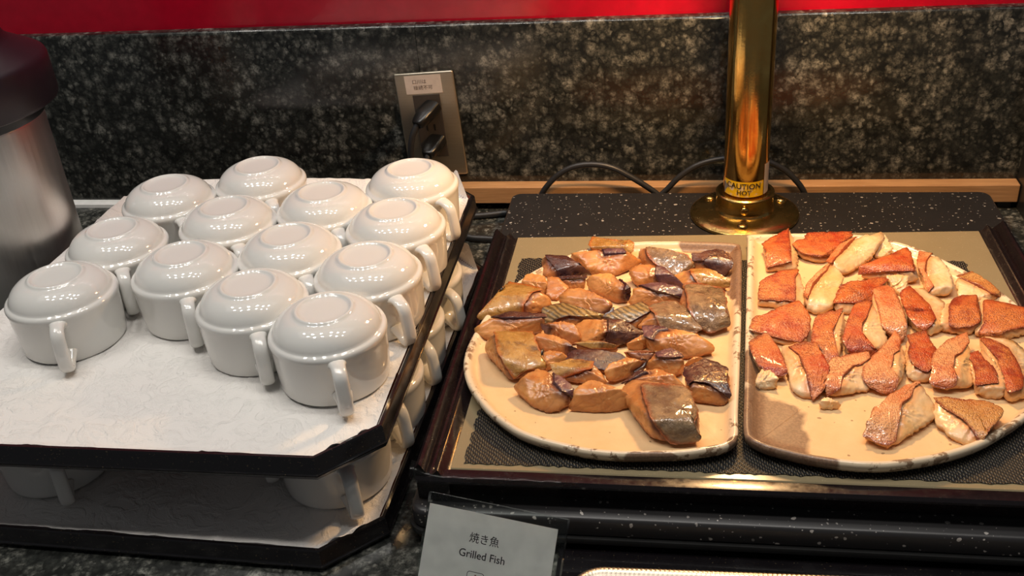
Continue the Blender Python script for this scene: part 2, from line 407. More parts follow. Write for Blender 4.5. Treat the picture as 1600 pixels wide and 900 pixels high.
SKIN = {
 'dark': skin('dark_fish_skin', (.035, .012, .014), (.13, .055, .035), edge=(.05, .016, .016), rough=.25),
 'purple': skin('purple_fish_skin', (.085, .035, .042), (.20, .10, .10), edge=(.06, .02, .03), rough=.28),
 'gold': skin('golden_fish_skin', (.33, .15, .03), (.50, .28, .075), edge=(.40, .09, .012), spots=(.05, .018, .012), rough=.26, coat=.6, bump=.9),
 'olive': skin('olive_fish_skin', (.24, .155, .05), (.34, .22, .08), edge=(.07, .025, .025), rough=.3, stripes=True),
 'silver': skin('silver_fish_skin', (.13, .07, .033), (.36, .235, .12), edge=(.36, .08, .012), spots=(.05, .025, .016), metal=.15, rough=.22, coat=1.0, bump=1.3),
 'red': skin('red_fish_skin', (.40, .036, .010), (.57, .155, .038), dots=(.17, .014, .006), edge=(.19, .028, .008), spots=(.24, .022, .010), rough=.36, coat=.2),
 'pink': skin('pink_fish_skin', (.54, .12, .032), (.70, .30, .12), dots=(.24, .03, .014), edge=(.30, .06, .018), rough=.3, coat=.5),
 'char': skin('charred_fish_skin', (.44, .06, .015), (.55, .14, .035), dots=(.16, .015, .01), edge=(.25, .03, .012), spots=(.07, .006, .006), rough=.22, coat=.8),
 'brown': skin('browned_fish_skin', (.42, .12, .028), (.58, .25, .075), dots=(.20, .04, .012), edge=(.24, .045, .015), rough=.3, coat=.4)}

# ------------------------------------------------------------------ the setting
wall = from_bm('wall_back', box_bm((-1500, 15, 236), (900, 40, 900), 0), M_red, smooth=False); tag(wall, kind='structure')
def slab_part(x0, x1):
    prof = [(15, -30), (15, 240), (5, 240), (3.1, 239.6), (1.5, 238.5), (.4, 236.9), (0, 235), (0, -30)]
    V = [(x, y, z) for x in (x0, x1) for y, z in prof]; n = len(prof)
    Fs = [(k, (k + 1) % n, n + (k + 1) % n, n + k) for k in range(n)] + [tuple(range(n - 1, -1, -1)), tuple(range(n, 2 * n))]
    return mesh('granite_slab', V, Fs, M_wall_granite, wall, angle=40)
for a, b in ((-1500, -318.4), (-317.8, 900)): slab_part(a, b)
top = from_bm('countertop', box_bm((-1500, -1000, -30), (900, -0.2, 0), 2), M_counter, smooth=False)
tag(top, 'polished black and grey green granite countertop under the trays', 'countertop')
tr = from_bm('trim_1', box_bm((-330, -20, 9.5), (403, -.3, 32.5), 1.2), M_wood, smooth=False); tag(tr, kind='structure')
for x in (-300, 60, 390): from_bm('spacer', box_bm((x - 8, -15, .2), (x + 8, -2, 9.4), .5), M_black, tr, smooth=False)
V, Fs = loft([[(x, -11, .1), (x, -10.5, 4.6), (x, -6, 7), (x, -.4, 7.5), (x, -.4, .1)] for x in (-1500, -520)], cap0=True, cap1=True)
tag(mesh('trim_2', V, Fs, M_white, smooth=False), kind='structure')
tag(from_bm('wall_right', box_bm((404, -60, 0.2), (470, -.5, 900), 1.5), M_black, smooth=False), kind='structure')

# ------------------------------------------------------------------ trays, napkins, cups
def octagon(hx, hy, c, o):
    a, b, q = hx + o, hy + o, c + .586 * o
    return [(a, -b + q), (a, b - q), (a - q, b), (-a + q, b), (-a, b - q), (-a, -b + q), (-a + q, -b), (a - q, -b)]
HX, HY, CH = 208.5, 247, 42
def tray(label, loc, rz):
    t = thing('serving_tray', label, 'tray', loc, rz, 'stacked black cup trays')
    prof = [(-14, 0.6), (-2.5, .6), (-1.5, 0), (0, .1), (1.6, 3.0), (2.1, 4.0), (2.0, 5.0), (1.2, 5.7), (.8, 6.4), (0, 18.6), (-1.0, 20.2), (-3.2, 20.4), (-4.4, 19.4)]
    V, Fs = loft([[(x, y, z) for x, y in octagon(HX, HY, CH, o)] for o, z in prof])
    rim = mesh('rim', V, Fs, M_lacq, t, local=True, angle=30)
    V, Fs = loft([[(x, y, z) for x, y in octagon(HX, HY, CH, o)] for o, z in ((-4.4, 19.4), (-7.5, 13.4), (-9, 12.8))])
    n = len(V); Fs.append(tuple(range(16, 24))); V2 = [(x, y, .6) for x, y in octagon(HX, HY, CH, -14)]
    V += V2; Fs.append(tuple(range(n + 7, n - 1, -1)))
    mesh('tray_floor', V, Fs, M_brown, t, local=True, smooth=False)
    return t
def napkin(label, loc, rz, seed, flap):
    nx, ny = 150, 176; a, b, c = HX - 6.6, HY - 6.6, CH - 4
    V, Fs = [], []
    for j in range(ny + 1):
        for i in range(nx + 1):
            x = -a + 2 * a * i / nx; y = -b + 2 * b * j / ny
            z = 13.9
            p = Vector((x / 60 + seed, y / 60, seed)); z += .9 * mnoise.noise(p) + .8 * mnoise.noise(p * 2.6) + .5 * mnoise.noise(Vector((x / 9 + y / 25, y / 24 - x / 40, seed))) + .5
            # pressed fold lines of the folded cloth
            for f0, ax in ((-70, 0), (75, 0), (-135, 1), (10, 1), (140, 1)):
                u = (x if ax == 0 else y) - f0 + 3 * mnoise.noise(Vector((x / 90, y / 90, f0)))
                z += 1.0 * math.exp(-(u / 2.2) ** 2)
            e = min(a - abs(x), b - abs(y))
            d = abs(x) - a + abs(y) - b + c
            if d > 0:
                sx, sy = math.copysign(1, x), math.copysign(1, y)
                q = mnoise.noise(Vector((x / 14 + seed, y / 14, 3)))
                k = (.75 if (sx > 0 and sy > 0) else .42)
                over = 0.80 if (sx > 0) else .95
                h = min(d * k, flap if (sx > 0 and sy > 0) else 8.5)
                x -= sx * d / 2 * over; y -= sy * d / 2 * over
                z += h + q * min(3.0, d * .25)
                if d > 12 and not (sx > 0 and sy > 0): z -= (d - 12) * .13
                z = max(z, 14.2)
            elif e < 13 and (x < -a + 13 or y > b - 13):
                s = (13 - e) / 13; z += 8.0 * min(1, s * 1.25) ** 1.5 + .6 * mnoise.noise(Vector((x / 20, y / 20, seed)))
                if x < -a + 13: x -= 6.5 * s
                if y > b - 13: y += 6.5 * s
            elif e < 7: z += (7 - e) * .42 * (1 + .5 * mnoise.noise(Vector((x / 25, y / 25, seed + 5))))
            V.append((x, y, z))
    for j in range(ny):
        for i in range(nx):
            k = j * (nx + 1) + i; Fs.append((k, k + 1, k + nx + 2, k + nx + 1))
    o = mesh('napkin', V, Fs, M_napkin, local=True)
    o.location = Vector(loc) / 1000; o.rotation_euler = (0, 0, rz)
    tag(o, label, 'napkin', 'white napkins lining the trays'); return o
TC = (-430.5, -397.5); LC = (-430.5, -404.0); LR = math.radians(-1.6)
tray('black octagonal lacquer tray on top, carrying the full set of white cups', (*TC, 83.6), 0)
tray('black octagonal lacquer tray underneath, standing on the granite counter', (*LC, 0.2), LR)
napkin('white damask napkin spread over the upper tray', (*TC, 83.6), 0, 1.3, 26)
napkin('white damask napkin under the cups of the lower tray', (*LC, 0.2), LR, 8.1, 24)

def cup_proto():
    t = thing('soup_cup', 'x', 'cup', (0, 0, 0), 0, 'upturned white soup cups')
    prof = [(40, 44), (42, 12), (42.4, 1.4), (43.2, .2), (44.6, .1), (45.4, 1.2), (45.9, 4), (46.6, 14), (47.3, 28), (47.8, 38), (48.3, 41.2), (48.8, 43.2), (48.7, 45.2),
            (48.0, 46.8), (46.6, 47.8), (45.4, 48.2), (44.7, 48.9), (44.1, 50.6), (42.7, 53.6), (40.0, 57.0), (36.4, 60.0), (32.4, 62.2), (29.0, 63.4), (26.8, 63.8), (25.6, 64.2),
            (24.6, 65.2), (23.6, 66.1), (22.4, 66.2), (21.4, 65.4), (20.4, 64.6), (18.6, 64.1), (14, 63.8), (7, 63.7), (0, 63.7)]
    V, Fs = lathe(prof, 72)
    mesh('bowl', V, Fs, M_porc, t, local=True)
    pts = [(46.0, 0, 40.6), (52, 0, 41.8), (58.5, 0, 40.4), (63, 0, 36.5), (65.4, 0, 28), (67.2, 0, 18), (67.2, 0, 10.5), (63.6, 0, 5.6), (57.6, 0, 5.3), (52, 0, 8.6), (45.5, 0, 12.5)]
    ru = lambda s: 5.9 + 2.0 * math.exp(-(s / .09) ** 2) + 2.4 * math.exp(-((1 - s) / .10) ** 2)
    rv = lambda s: 3.4 + 1.2 * math.exp(-(s / .07) ** 2) + 1.4 * math.exp(-((1 - s) / .08) ** 2)
    V, Fs = tube(smooth_path(pts, 5), ru, rv, 14, Vector((0, 0, 1)), .85)
    mesh('handle', V, Fs, M_porc, t, local=True)
    return t
proto = cup_proto()
def copy_thing(o):
    c = o.copy(); COL.objects.link(c)
    for ch in o.children:
        k = ch.copy(); COL.objects.link(k); k.parent = c
    return c
CUPS = [  # x, y, handle direction, label on the upper tray
 (-529, -290, -52, 'white upturned soup cup at the back left, nearest the steel pot lid'),
 (-444, -244, -58, 'white upturned soup cup furthest back against the granite, left of the outlet'),
 (-274, -254, -40, 'white upturned soup cup at the back right corner below the outlet'),
 (-442, -343, -58, 'white upturned soup cup behind the middle of the left half, second from back'),
 (-352, -310, -58, 'white upturned soup cup in the back row gap between the two rearmost cups'),
 (-268, -350, -47, 'white upturned soup cup second from the back along the right tray edge'),
 (-537, -391, -59, 'white upturned soup cup second from the front along the left tray edge'),
 (-445, -440, -65, 'white upturned soup cup between the frontmost left cup and the centre cup'),
 (-357, -403, -55, 'white upturned soup cup in the very centre of the upper tray'),
 (-271, -441, -47, 'white upturned soup cup second from the front along the right tray edge'),
 (-360, -493, -65, 'white upturned soup cup left of and behind the frontmost cup'),
 (-281, -531, -65, 'white upturned soup cup nearest the camera on the upper tray'),
 (-545, -482, -66, 'white upturned soup cup at the front left, standing by the steel pot')]
LOWER = [  # visible between the two trays
 (-270, -296, -38, 'shaded soup cup under the tray rim, furthest back by the raised napkin corner'),
 (-271, -386, -45, 'shaded soup cup on the lower tray, second from the back in the right gap'),
 (-272, -476, -50, 'shaded soup cup on the lower tray, third from the back in the right gap'),
 (-283, -560, -60, 'shaded soup cup on the lower tray at the front right, beneath the tray corner'),
 (-366, -520, -62, 'dark soup cup on the lower tray, handle towards the middle of the front gap'),
 (-540, -563, -55, 'dark soup cup at the left end of the front gap between the trays')]
first = True
for rows, z, grp in ((CUPS, 99.2, 'upturned cups on the upper tray'), (LOWER, 16.2, 'upturned cups on the lower tray')):
    for x, y, a, lab in rows:
        c = proto if first else copy_thing(proto); first = False
        c.location = (x / 1000, y / 1000, z / 1000); c.rotation_euler = (0, 0, math.radians(a))
        c['label'] = lab; c['group'] = grp

# ------------------------------------------------------------------ vacuum pot
px, py = -742, -285
t = thing('vacuum_pot', 'brushed steel vacuum pot with dark purple lid left of the cups', 'vacuum pot', (px, py, 0.2))
def lat(name, prof, mat, parent, n=72, angle=35, x=px, y=py):
    V, Fs = lathe(prof, n, x, y); return mesh(name, V, Fs, mat, parent, angle=angle)
lat('base_ring', [(0, .3), (83, .3), (85, 2), (85, 12), (83, 14), (0, 14)], M_black, t)
lat('body', [(0, 13), (80, 13.2), (82, 15), (82, 232), (80.5, 236), (0, 236)], M_steel, t)
lat('neck', [(0, 235), (84, 235.5), (85, 237), (85, 249), (0, 249)], M_black, t)
lat('lid', [(0, 248), (98, 248), (101.5, 250), (102.5, 253), (102, 291), (100.5, 295), (97, 298), (72, 312), (67, 317), (65, 322), (63, 352), (60.5, 357), (56, 360), (46, 361), (42, 354), (0, 353)], M_purple, t)
V, Fs = tube(smooth_path([(px + 75, py - 62, 268), (px + 92, py - 76, 268), (px + 97, py - 80, 258), (px + 97, py - 80, 246)], 5), 11, 11, 14)
V = [(x - 75 * .0, y, z) for x, y, z in V]
from_bm('push_button', box_bm((px - 22, py - 22, 353.2), (px + 22, py + 22, 358), 3), M_black, t)

# ------------------------------------------------------------------ outlet, plugs, cables
t = thing('power_outlet', 'tall stainless steel outlet plate with white label on the granite wall', 'outlet', (-310.6, 0, 112))
RO = Matrix.Translation((-310.6, 0, 112.3)) @ Matrix.Rotation(math.radians(-2.6), 4, 'Y')
def rot_bm(bm):
    bmesh.ops.transform(bm, matrix=RO, verts=bm.verts); return bm
from_bm('cover_plate', rot_bm(box_bm((-38.5, -4.5, -70), (38.5, -.3, 70), 2.6, 3)), M_osteel, t, angle=50)
from_bm('receptacle', rot_bm(box_bm((-17.5, -5.6, -42), (17.5, -4, 41.5), .6)), M_dgrey, t, smooth=False)
for zz in (24, -2, -26): 
    for xx in (-5, 5): from_bm('slot', rot_bm(box_bm((xx - 1, -5.9, zz - 4), (xx + 1, -5.4, zz + 4), 0)), M_black, t, smooth=False)
lb = from_bm('label', rot_bm(box_bm((-24.5, -5.0, 43), (22, -4.4, 66.5), 0)), M_label, t, smooth=False)
for s, zz, xx in (('口川は', 58.3, -6), ('接続不可', 50.6, -2.0)):
    text('lettering', s, 6.2, M_ink2, Matrix.Translation((0, 0, 0)), lb, warp=lambda co, zz=zz, xx=xx: (RO @ Vector((xx + co.x * 1000, -5.15, zz + co.y * 1000))) / 1000 - t.location)
def plug(label, c, tip, cord, first=False):
    k = thing('power_plug', label, 'plug', (c[0], -6, c[2]), 0)
    a, b = Vector((c[0], -5.7, c[2])), Vector(tip); pts = [a, a.lerp(b, .35), a.lerp(b, .7), b, b + (b - a) * .12]
    ru = lambda s: (11.5 if s < .4 else 10.8 - 5.2 * max(0, (s - .55) / .45)); rv = lambda s: (8 if s < .5 else 7.8 - 3.2 * (s - .5) / .5)
    V, Fs = tube(smooth_path(pts, 4), ru, rv, 20, Vector((0, 0, 1)), .55)
    mesh('plug_body', V, Fs, M_plug, k, angle=40)
    V, Fs = tube(smooth_path([b] + [Vector(q) for q in cord], 8), 4.0, 4.0, 12); mesh('cord', V, Fs, M_rubber, k)
    return k
plug('upper black plug in the outlet with its cord hanging straight down', (-304, -6, 140), (-319, -33, 127), [(-326, -37, 115), (-331, -38, 98), (-333, -37, 76), (-333, -34, 40), (-322, -34, 12), (-300, -60, 6.5), (-262, -100, 5), (-225, -109, 5), (-160, -112, 5), (-60, -120, 5)])
plug('lower black plug in the outlet half hidden by a cup', (-303, -6, 94), (-311, -34, 86), [(-313, -40, 74), (-314, -42, 55), (-312, -42, 30), (-300, -40, 8), (-262, -46, 4.6), (-215, -36, 4.6)])
def cable(label, pts):
    V, Fs = tube(smooth_path([Vector(p) for p in pts], 8), 3.7, 3.7, 12, Vector((0, 1, 0)))
    tag(mesh('power_cable', V, Fs, M_rubber), label, 'cable', 'black cable loops behind the warmer')
cable('black cable loop standing up behind the warmer, left of the brass pole', [(-172, -29, 4.2), (-172, -30, 18), (-168, -30, 32), (-150, -30, 52.7), (-129, -30, 64.8), (-105, -30, 68), (-81, -30, 63.5), (-58, -30, 51), (-30.5, -30, 31.8), (-12, -30, 15), (2, -29, 4.2)])
cable('black cable loop standing up behind the foot of the brass pole', [(-40, -29.5, 12), (-30, -30, 18), (-14.7, -30, 31.7), (2.4, -30, 50.8), (24, -30, 66), (50, -30, 73.4), (81, -30, 74.7), (107, -30, 69.5), (127, -30, 59), (141, -30, 45.6), (151, -30, 31.8), (157, -30, 16), (158, -29, 4.2)])

# ------------------------------------------------------------------ carving station: slab, pole, lamp
t = thing('warming_station', 'black speckled stone warmer base with a brass lamp pole', 'food warmer', (77, -330, 0.2))
def rr_loft(x0, y0, x1, y1, r, prof):
    return loft([[(x, y, z) for x, y in rounded_rect(x0 - o, y0 - o, x1 + o, y1 + o, r + o)] for o, z in prof], cap0=True, cap1=True)
V, Fs = rr_loft(-206, -622, 362, -41, 13, [(-1.5, 17.5), (0, 19), (0, 31.5), (-1, 33.8), (-3, 35)])
mesh('stone_slab', V, Fs, M_stone, t, angle=40)
V, Fs = rr_loft(-206, -622, 362, -41, 13, [(1, 12), (3.2, 12.6), (3.4, 15), (2.6, 17.2), (-2, 17.6)])
mesh('base_plate', V, Fs, plain('base_plastic', (.02, .02, .02), .2), t, angle=40)
for x in (-170, 326):
    for y in (-585, -75):
        V, Fs = lathe([(0, 0.3), (13, .3), (14, 2), (14, 12.2), (0, 12.2)], 24, x, y); mesh('rubber_foot', V, Fs, M_rubber, t, angle=40)
PX, PY = 77, -103
def lp(name, prof, mat, parent, n=64): 
    V, Fs = lathe(prof, n, PX, PY); return mesh(name, V, Fs, mat, parent, angle=35)
fl = lp('flange', [(0, 35.1), (61.5, 35.1), (62.5, 36.5), (62, 39), (59, 41.2), (52, 42.8), (42, 44.2), (35.5, 45), (0, 45)], M_brass2, t)
co = lp('collar', [(0, 44.5), (34.5, 44.5), (33.2, 47), (32.4, 49.5), (32.4, 62), (33.2, 63.5), (33.2, 66), (31.5, 67.2), (28.5, 67.2), (27.8, 65), (0, 65)], M_brass2, t)
pole = lp('pole', [(0, 60), (25, 60), (25, 540), (23, 544), (0, 546)], M_brass, t)
for a in (-95, 25, 145):
    sx, sy = PX + 47 * math.cos(math.radians(a)), PY + 47 * math.sin(math.radians(a))
    V, Fs = lathe([(0, 46.6), (3, 46.4), (5.4, 45.6), (6.4, 44), (6.4, 42), (0, 42)], 20, sx, sy); s = mesh('screw', V, Fs, M_brass2, fl)
    s.location = Vector((0, 0, 0)); 
    s.data.transform(Matrix.Translation(-Vector(t.location)))
bm = bmesh.new(); bmesh.ops.create_uvsphere(bm, u_segments=16, v_segments=10, radius=5)
for v in bm.verts: v.co = Vector((PX - 2 + v.co.x, PY - 33.5 + v.co.y * .6, 55.5 + v.co.z))
s = from_bm('set_screw', bm, M_brass, co); s.data.transform(Matrix.Translation(-Vector(t.location)))
def bent(x0, z0, x1, z1, r, nx=16):
    """a sheet wrapped on the pole: x is arc length from the side facing the camera"""
    V = []
    for j, z in enumerate((z0, z1)):
        for i in range(nx + 1):
            a = -PI / 2 + (x0 + (x1 - x0) * i / nx) / 25; V.append((PX + r * math.cos(a), PY + r * math.sin(a), z))
    return V, [(i, i + 1, nx + 2 + i, nx + 1 + i) for i in range(nx)]
V, Fs = bent(-30, 69, 20.5, 87.5, 25.25); st = mesh('caution_sticker', V, Fs, M_yellow, pole); 
V, Fs = bent(21.5, 69, 38, 106, 25.3, 8); s2 = mesh('paper_strip', V, Fs, M_label, pole)
V = [(-30, 84), (-23, 80), (-14, 69), (-30, 69)]
V = [(PX + 25.5 * math.cos(-PI / 2 + x / 25), PY + 25.5 * math.sin(-PI / 2 + x / 25), z) for x, z in V]
s3 = mesh('worn_corner', V, [(3, 2, 1, 0)], M_grey, pole)
for s in (st, s2, s3): s.data.transform(Matrix.Translation(-Vector(t.location)))
def wrap(z0, dx):
    def f(co):
        a = -PI / 2 + (dx + co.x * 1000) / 25
        return Vector((PX + 25.6 * math.cos(a), PY + 25.6 * math.sin(a), z0 + co.y * 1000)) / 1000 - Vector(t.location)
    return f
text('lettering', 'CAUTION', 9.0, M_ink, None, pole, warp=wrap(82.0, -4), bold=.12)
text('lettering', 'HOT', 7.6, M_ink, None, pole, warp=wrap(74.2, -3), bold=.12)
# lamp arm and shade, above the picture
V, Fs = tube(smooth_path([(PX, PY, 515), (PX, PY - 15, 546), (PX, PY - 52, 560), (PX, PY - 90, 546), (PX, PY - 105, 510)], 8), 9, 9, 16, Vector((1, 0, 0)))
mesh('arm', V, Fs, M_brass, t)
lx, ly = PX, PY - 105
V, Fs = lathe([(12, 517), (14, 514), (40, 502), (80, 462), (98, 412), (100, 408), (97, 408), (77, 460), (38, 498), (10, 508)], 64, lx, ly); mesh('lamp_shade', V, Fs, M_copper, t)
LAMP = lamp('heat_lamp_bulb', 'SPOT', (lx / 1000, ly / 1000, .437), 9.6, (1.0, .60, .27), spot_size=math.radians(150), spot_blend=.6, shadow_soft_size=.03)

# ------------------------------------------------------------------ heated tray on the slab
t = thing('heated_tray', 'black edged tray with khaki hot plate and dark mesh under both dishes', 'tray', (70, -400, 35.2))
rail = [(-.2, 36), (-.2, 58.6), (3, 60), (6.2, 64.2), (8, 65.2), (10.2, 64.6), (12.5, 62), (14.5, 62), (17, 66.6), (20, 70), (22.5, 70.6), (24.6, 69.6), (25.6, 66), (25.8, 36)]
def rail_mesh(xi, sgn, y0, y1):
    rings = []
    for k in range(13):
        s = k / 12; y = y0 + (y1 - y0) * s
        wob = (lambda i: 0) if 0 < k < 12 else (lambda i: 2.2 * math.sin(i * 2.1 + k))
        rings.append([(xi + sgn * o, y + wob(i), z) for i, (o, z) in enumerate(rail)])
    V, Fs = loft(rings, cap0=True, cap1=True); return mesh('side_rail', V, Fs, M_rail, t, angle=32)
m = NT('rail_lacquer'); m.set(Base_Color=m.mix(m.noise(40, 4).outputs['Fac'], (.006, .004, .005), (.011, .007, .008)), Roughness=m.ramp(m.noise(180, 3).outputs['Fac'], [(.3, .16), (.7, .30)]), Coat_Weight=.3); M_rail = m.m
rail_mesh(-174.3, -1, -609, -211); rail_mesh(312.5, 1, -609, -190)
fr = [(-597.6, 36), (-597.6, 58), (-600, 60.2), (-606, 60.6), (-609.8, 60.3), (-611.4, 57.5), (-610.4, 54.6), (-603, 52), (-600, 36)]
V, Fs = loft([[(x, y, z) for y, z in fr] for x in (-199.5, 338)], cap0=True, cap1=True); mesh('front_rail', V, Fs, M_rail, t, angle=32)
V, Fs = loft([[(-174.2, y, z), (312.4, y + dy, z)] and [(-174.2, y, z), (312.4, y2, z)] for y, y2, z in ((-598, -598, 54), (-598, -598, 58.5), (-597, -597, 59.2), (-208, -190, 59.2), (-207, -189, 58.5), (-207, -189, 54))] if False else
             [[(x, -597.5, 52), (x, -597.5, 58.4), (x, -596.6, 59.2), (x, yb - 1, 59.2), (x, yb, 58.4), (x, yb, 52)] for x, yb in ((-174.1, -207.5), (312.3, -189.5))], cap0=True, cap1=True)
mesh('hot_plate', V, Fs, M_khaki, t, smooth=False)
from_bm('underframe', box_bm((-170, -595, 35.4), (308, -230, 52), 1), M_black, t, smooth=False)
# mesh cloth with ragged edge
N1, N2 = 120, 90; V, Fs = [], []
for j in range(N2 + 1):
    for i in range(N1 + 1):
        u, v_ = i / N1, j / N2
        x = -164 + u * (284 + 164); y = -591 + v_ * (-257 + 591)
        if i in (0, N1): x += random.uniform(-1.6, 1.6)
        if j in (0, N2): y += random.uniform(-1.2, 1.2)
        V.append((x, y, 60.0 + .35 * mnoise.noise(Vector((x / 9, y / 9, 2)))))
for j in range(N2):
    for i in range(N1):
        k = j * (N1 + 1) + i; Fs.append((k, k + 1, k + N1 + 2, k + N1 + 1))
mesh('mesh_cloth', V, Fs, M_meshmat, t)
# wrinkled clear film over the front left corner
N1, N2 = 60, 10; V, Fs = [], []
for j in range(N2 + 1):
    for i in range(N1 + 1):
        u, v_ = i / N1, j / N2; x = -203 + 118 * u
        y = -602 - 11.6 * min(1, v_ * 2.2); z = 62.2 - 22 * max(0, v_ - .35) / .65
        q = mnoise.noise(Vector((x / 7, v_ * 1.2 + x / 30, 4))) ; y -= 1.9 * abs(q) + .4; z += 2.2 * q * (1 - v_)
        if u < .16: z += 9 * (1 - u / .16) * (1 - v_ * .6)
        V.append((x, y, z))
for j in range(N2):
    for i in range(N1):
        k = j * (N1 + 1) + i; Fs.append((k, k + 1, k + N1 + 2, k + N1 + 1))
mesh('clear_film', V, Fs, M_film, t)

# ------------------------------------------------------------------ the two stoneware plates
OUT_L = [(61.5,-247.2),(34.3,-243.2),(1.4,-242.1),(-31.8,-242.3),(-65.1,-246.9),(-94.4,-259.9),(-116.1,-278.2),(-141,-304.2),(-161.2,-338),(-175.4,-378.4),(-183.4,-415.1),(-187,-446.4),(-185.8,-471.8),(-179.5,-495.8),(-168.2,-518.5),(-147.1,-547.4),(-117.5,-571.6),(-75.4,-586.4),(-50.5,-589.9),(-26.1,-590),(2.8,-587.1),(26.9,-581.2),(41.5,-574.3),(48.2,-563.4),(50.1,-530.1),(55,-457.6),(60.6,-362),(65,-274.6),(65,-256)]
OUT_R = [(75.5,-227.2),(113.5,-224.1),(158.9,-223.5),(200,-231),(235.7,-252.6),(260.2,-281.3),(282.2,-313.4),(297.7,-342.5),(306.6,-371.3),(311.5,-405),(310,-440),(301.5,-475),(287,-505),(264.2,-531.9),(246.4,-547.7),(229.4,-561.5),(208.6,-573.8),(184.1,-584),(160.5,-590.4),(133.1,-592.4),(106.2,-588.4),(83.7,-581.6),(67.6,-575.7),(56.2,-567.1),(52.9,-553),(56.4,-495),(62.4,-395.6),(68.4,-300.9),(71.8,-247.2),(72.6,-234)]
def plate(label, outl, mat):
    P = smooth_path([(x, y, 0) for x, y in outl], 6, closed=True)
    if sum(P[i].x * P[(i + 1) % len(P)].y - P[(i + 1) % len(P)].x * P[i].y for i in range(len(P))) < 0: P.reverse()
    n = len(P); cen = sum(P, Vector()) / n
    nor = []
    for i in range(n):
        tg = (P[(i + 3) % n] - P[(i - 3) % n]).normalized(); nor.append(Vector((tg.y, -tg.x, 0)))
    def ring(off, z):
        out = []
        for i, (p, q) in enumerate(zip(P, nor)):
            wob = .5 * mnoise.noise(p * .04) + .25 * mnoise.noise(p * .13)
            o = min(off, 12); r = p - q * o
            if off > 12: r = cen + (r - cen) * (1 - (off - 12) / 100)
            out.append(Vector((r.x, r.y, z + wob)))
        return out
    prof = [(90, 62.6, 0), (24, 61.2, 0), (12, 61.2, 0), (7, 61.8, .2), (2.8, 64.2, .7), (.6, 68, .9), (0, 71.2, 1), (.6, 73.2, 1), (2.2, 74.2, 1), (4.2, 73.9, 1), (6.2, 72.4, .7), (8.2, 70, .3), (10.2, 68.2, .1), (12, 67.2, 0), (18, 66.6, 0), (30, 66.4, 0), (50, 66.3, 0), (75, 66.3, 0), (95, 66.3, 0)]
    rings = [ring(o, z) for o, z, _ in prof]
    V, Fs = loft(rings, cap0=True, cap1=True)
    o = mesh('stoneware_plate', V, Fs, mat)
    at = o.data.attributes.new('rim', 'FLOAT', 'POINT'); at.data.foreach_set('value', [p[2] for p in prof for _ in range(n)])
    tag(o, label, 'plate', 'half round stoneware plates'); return o
plate('left half round stoneware plate with straight right side holding dark-skinned fish', OUT_L, clay('left_plate_glaze', [(42, -246, 42, 17), (66, -310, 21, 78), (54, -570, 16, 12), (-20, -592, 22, 7)]))
plate('right half round stoneware plate with straight left side holding red-skinned fish', OUT_R, clay('right_plate_glaze', [(66, -548, 40, 56), (85, -592, 38, 14), (62, -470, 12, 34)]))

# ------------------------------------------------------------------ fish
_b = bmesh.new(); bmesh.ops.create_icosphere(_b, subdivisions=5, radius=1.0)
ICO_V = np.array([v.co[:] for v in _b.verts]); ICO_F = [tuple(v.index for v in f.verts) for f in _b.faces]; _b.free()
CHAR = {8: (-162.2, -366.3, 82), 11: (-123.6, -466.2, 80)}
M_char = plain('char', (.012, .006, .006), .2, coat=.6)
def hull_planes(pts, c):
    bm = bmesh.new()
    for p in pts: bm.verts.new(p)
    bmesh.ops.convex_hull(bm, input=bm.verts)
    pl = []
    for f in bm.faces:
        f.normal_update(); nn = np.array(f.normal[:]); a = np.array(f.verts[0].co[:]) - c
        d = float(nn @ a)
        if d < 0: nn, d = -nn, -d
        if f.calc_area() < .5 or d < .8: continue
        if any(nn @ q > .992 for q, _ in pl): continue
        pl.append((nn, d))
    bm.free(); return np.array([q / d for q, d in pl])
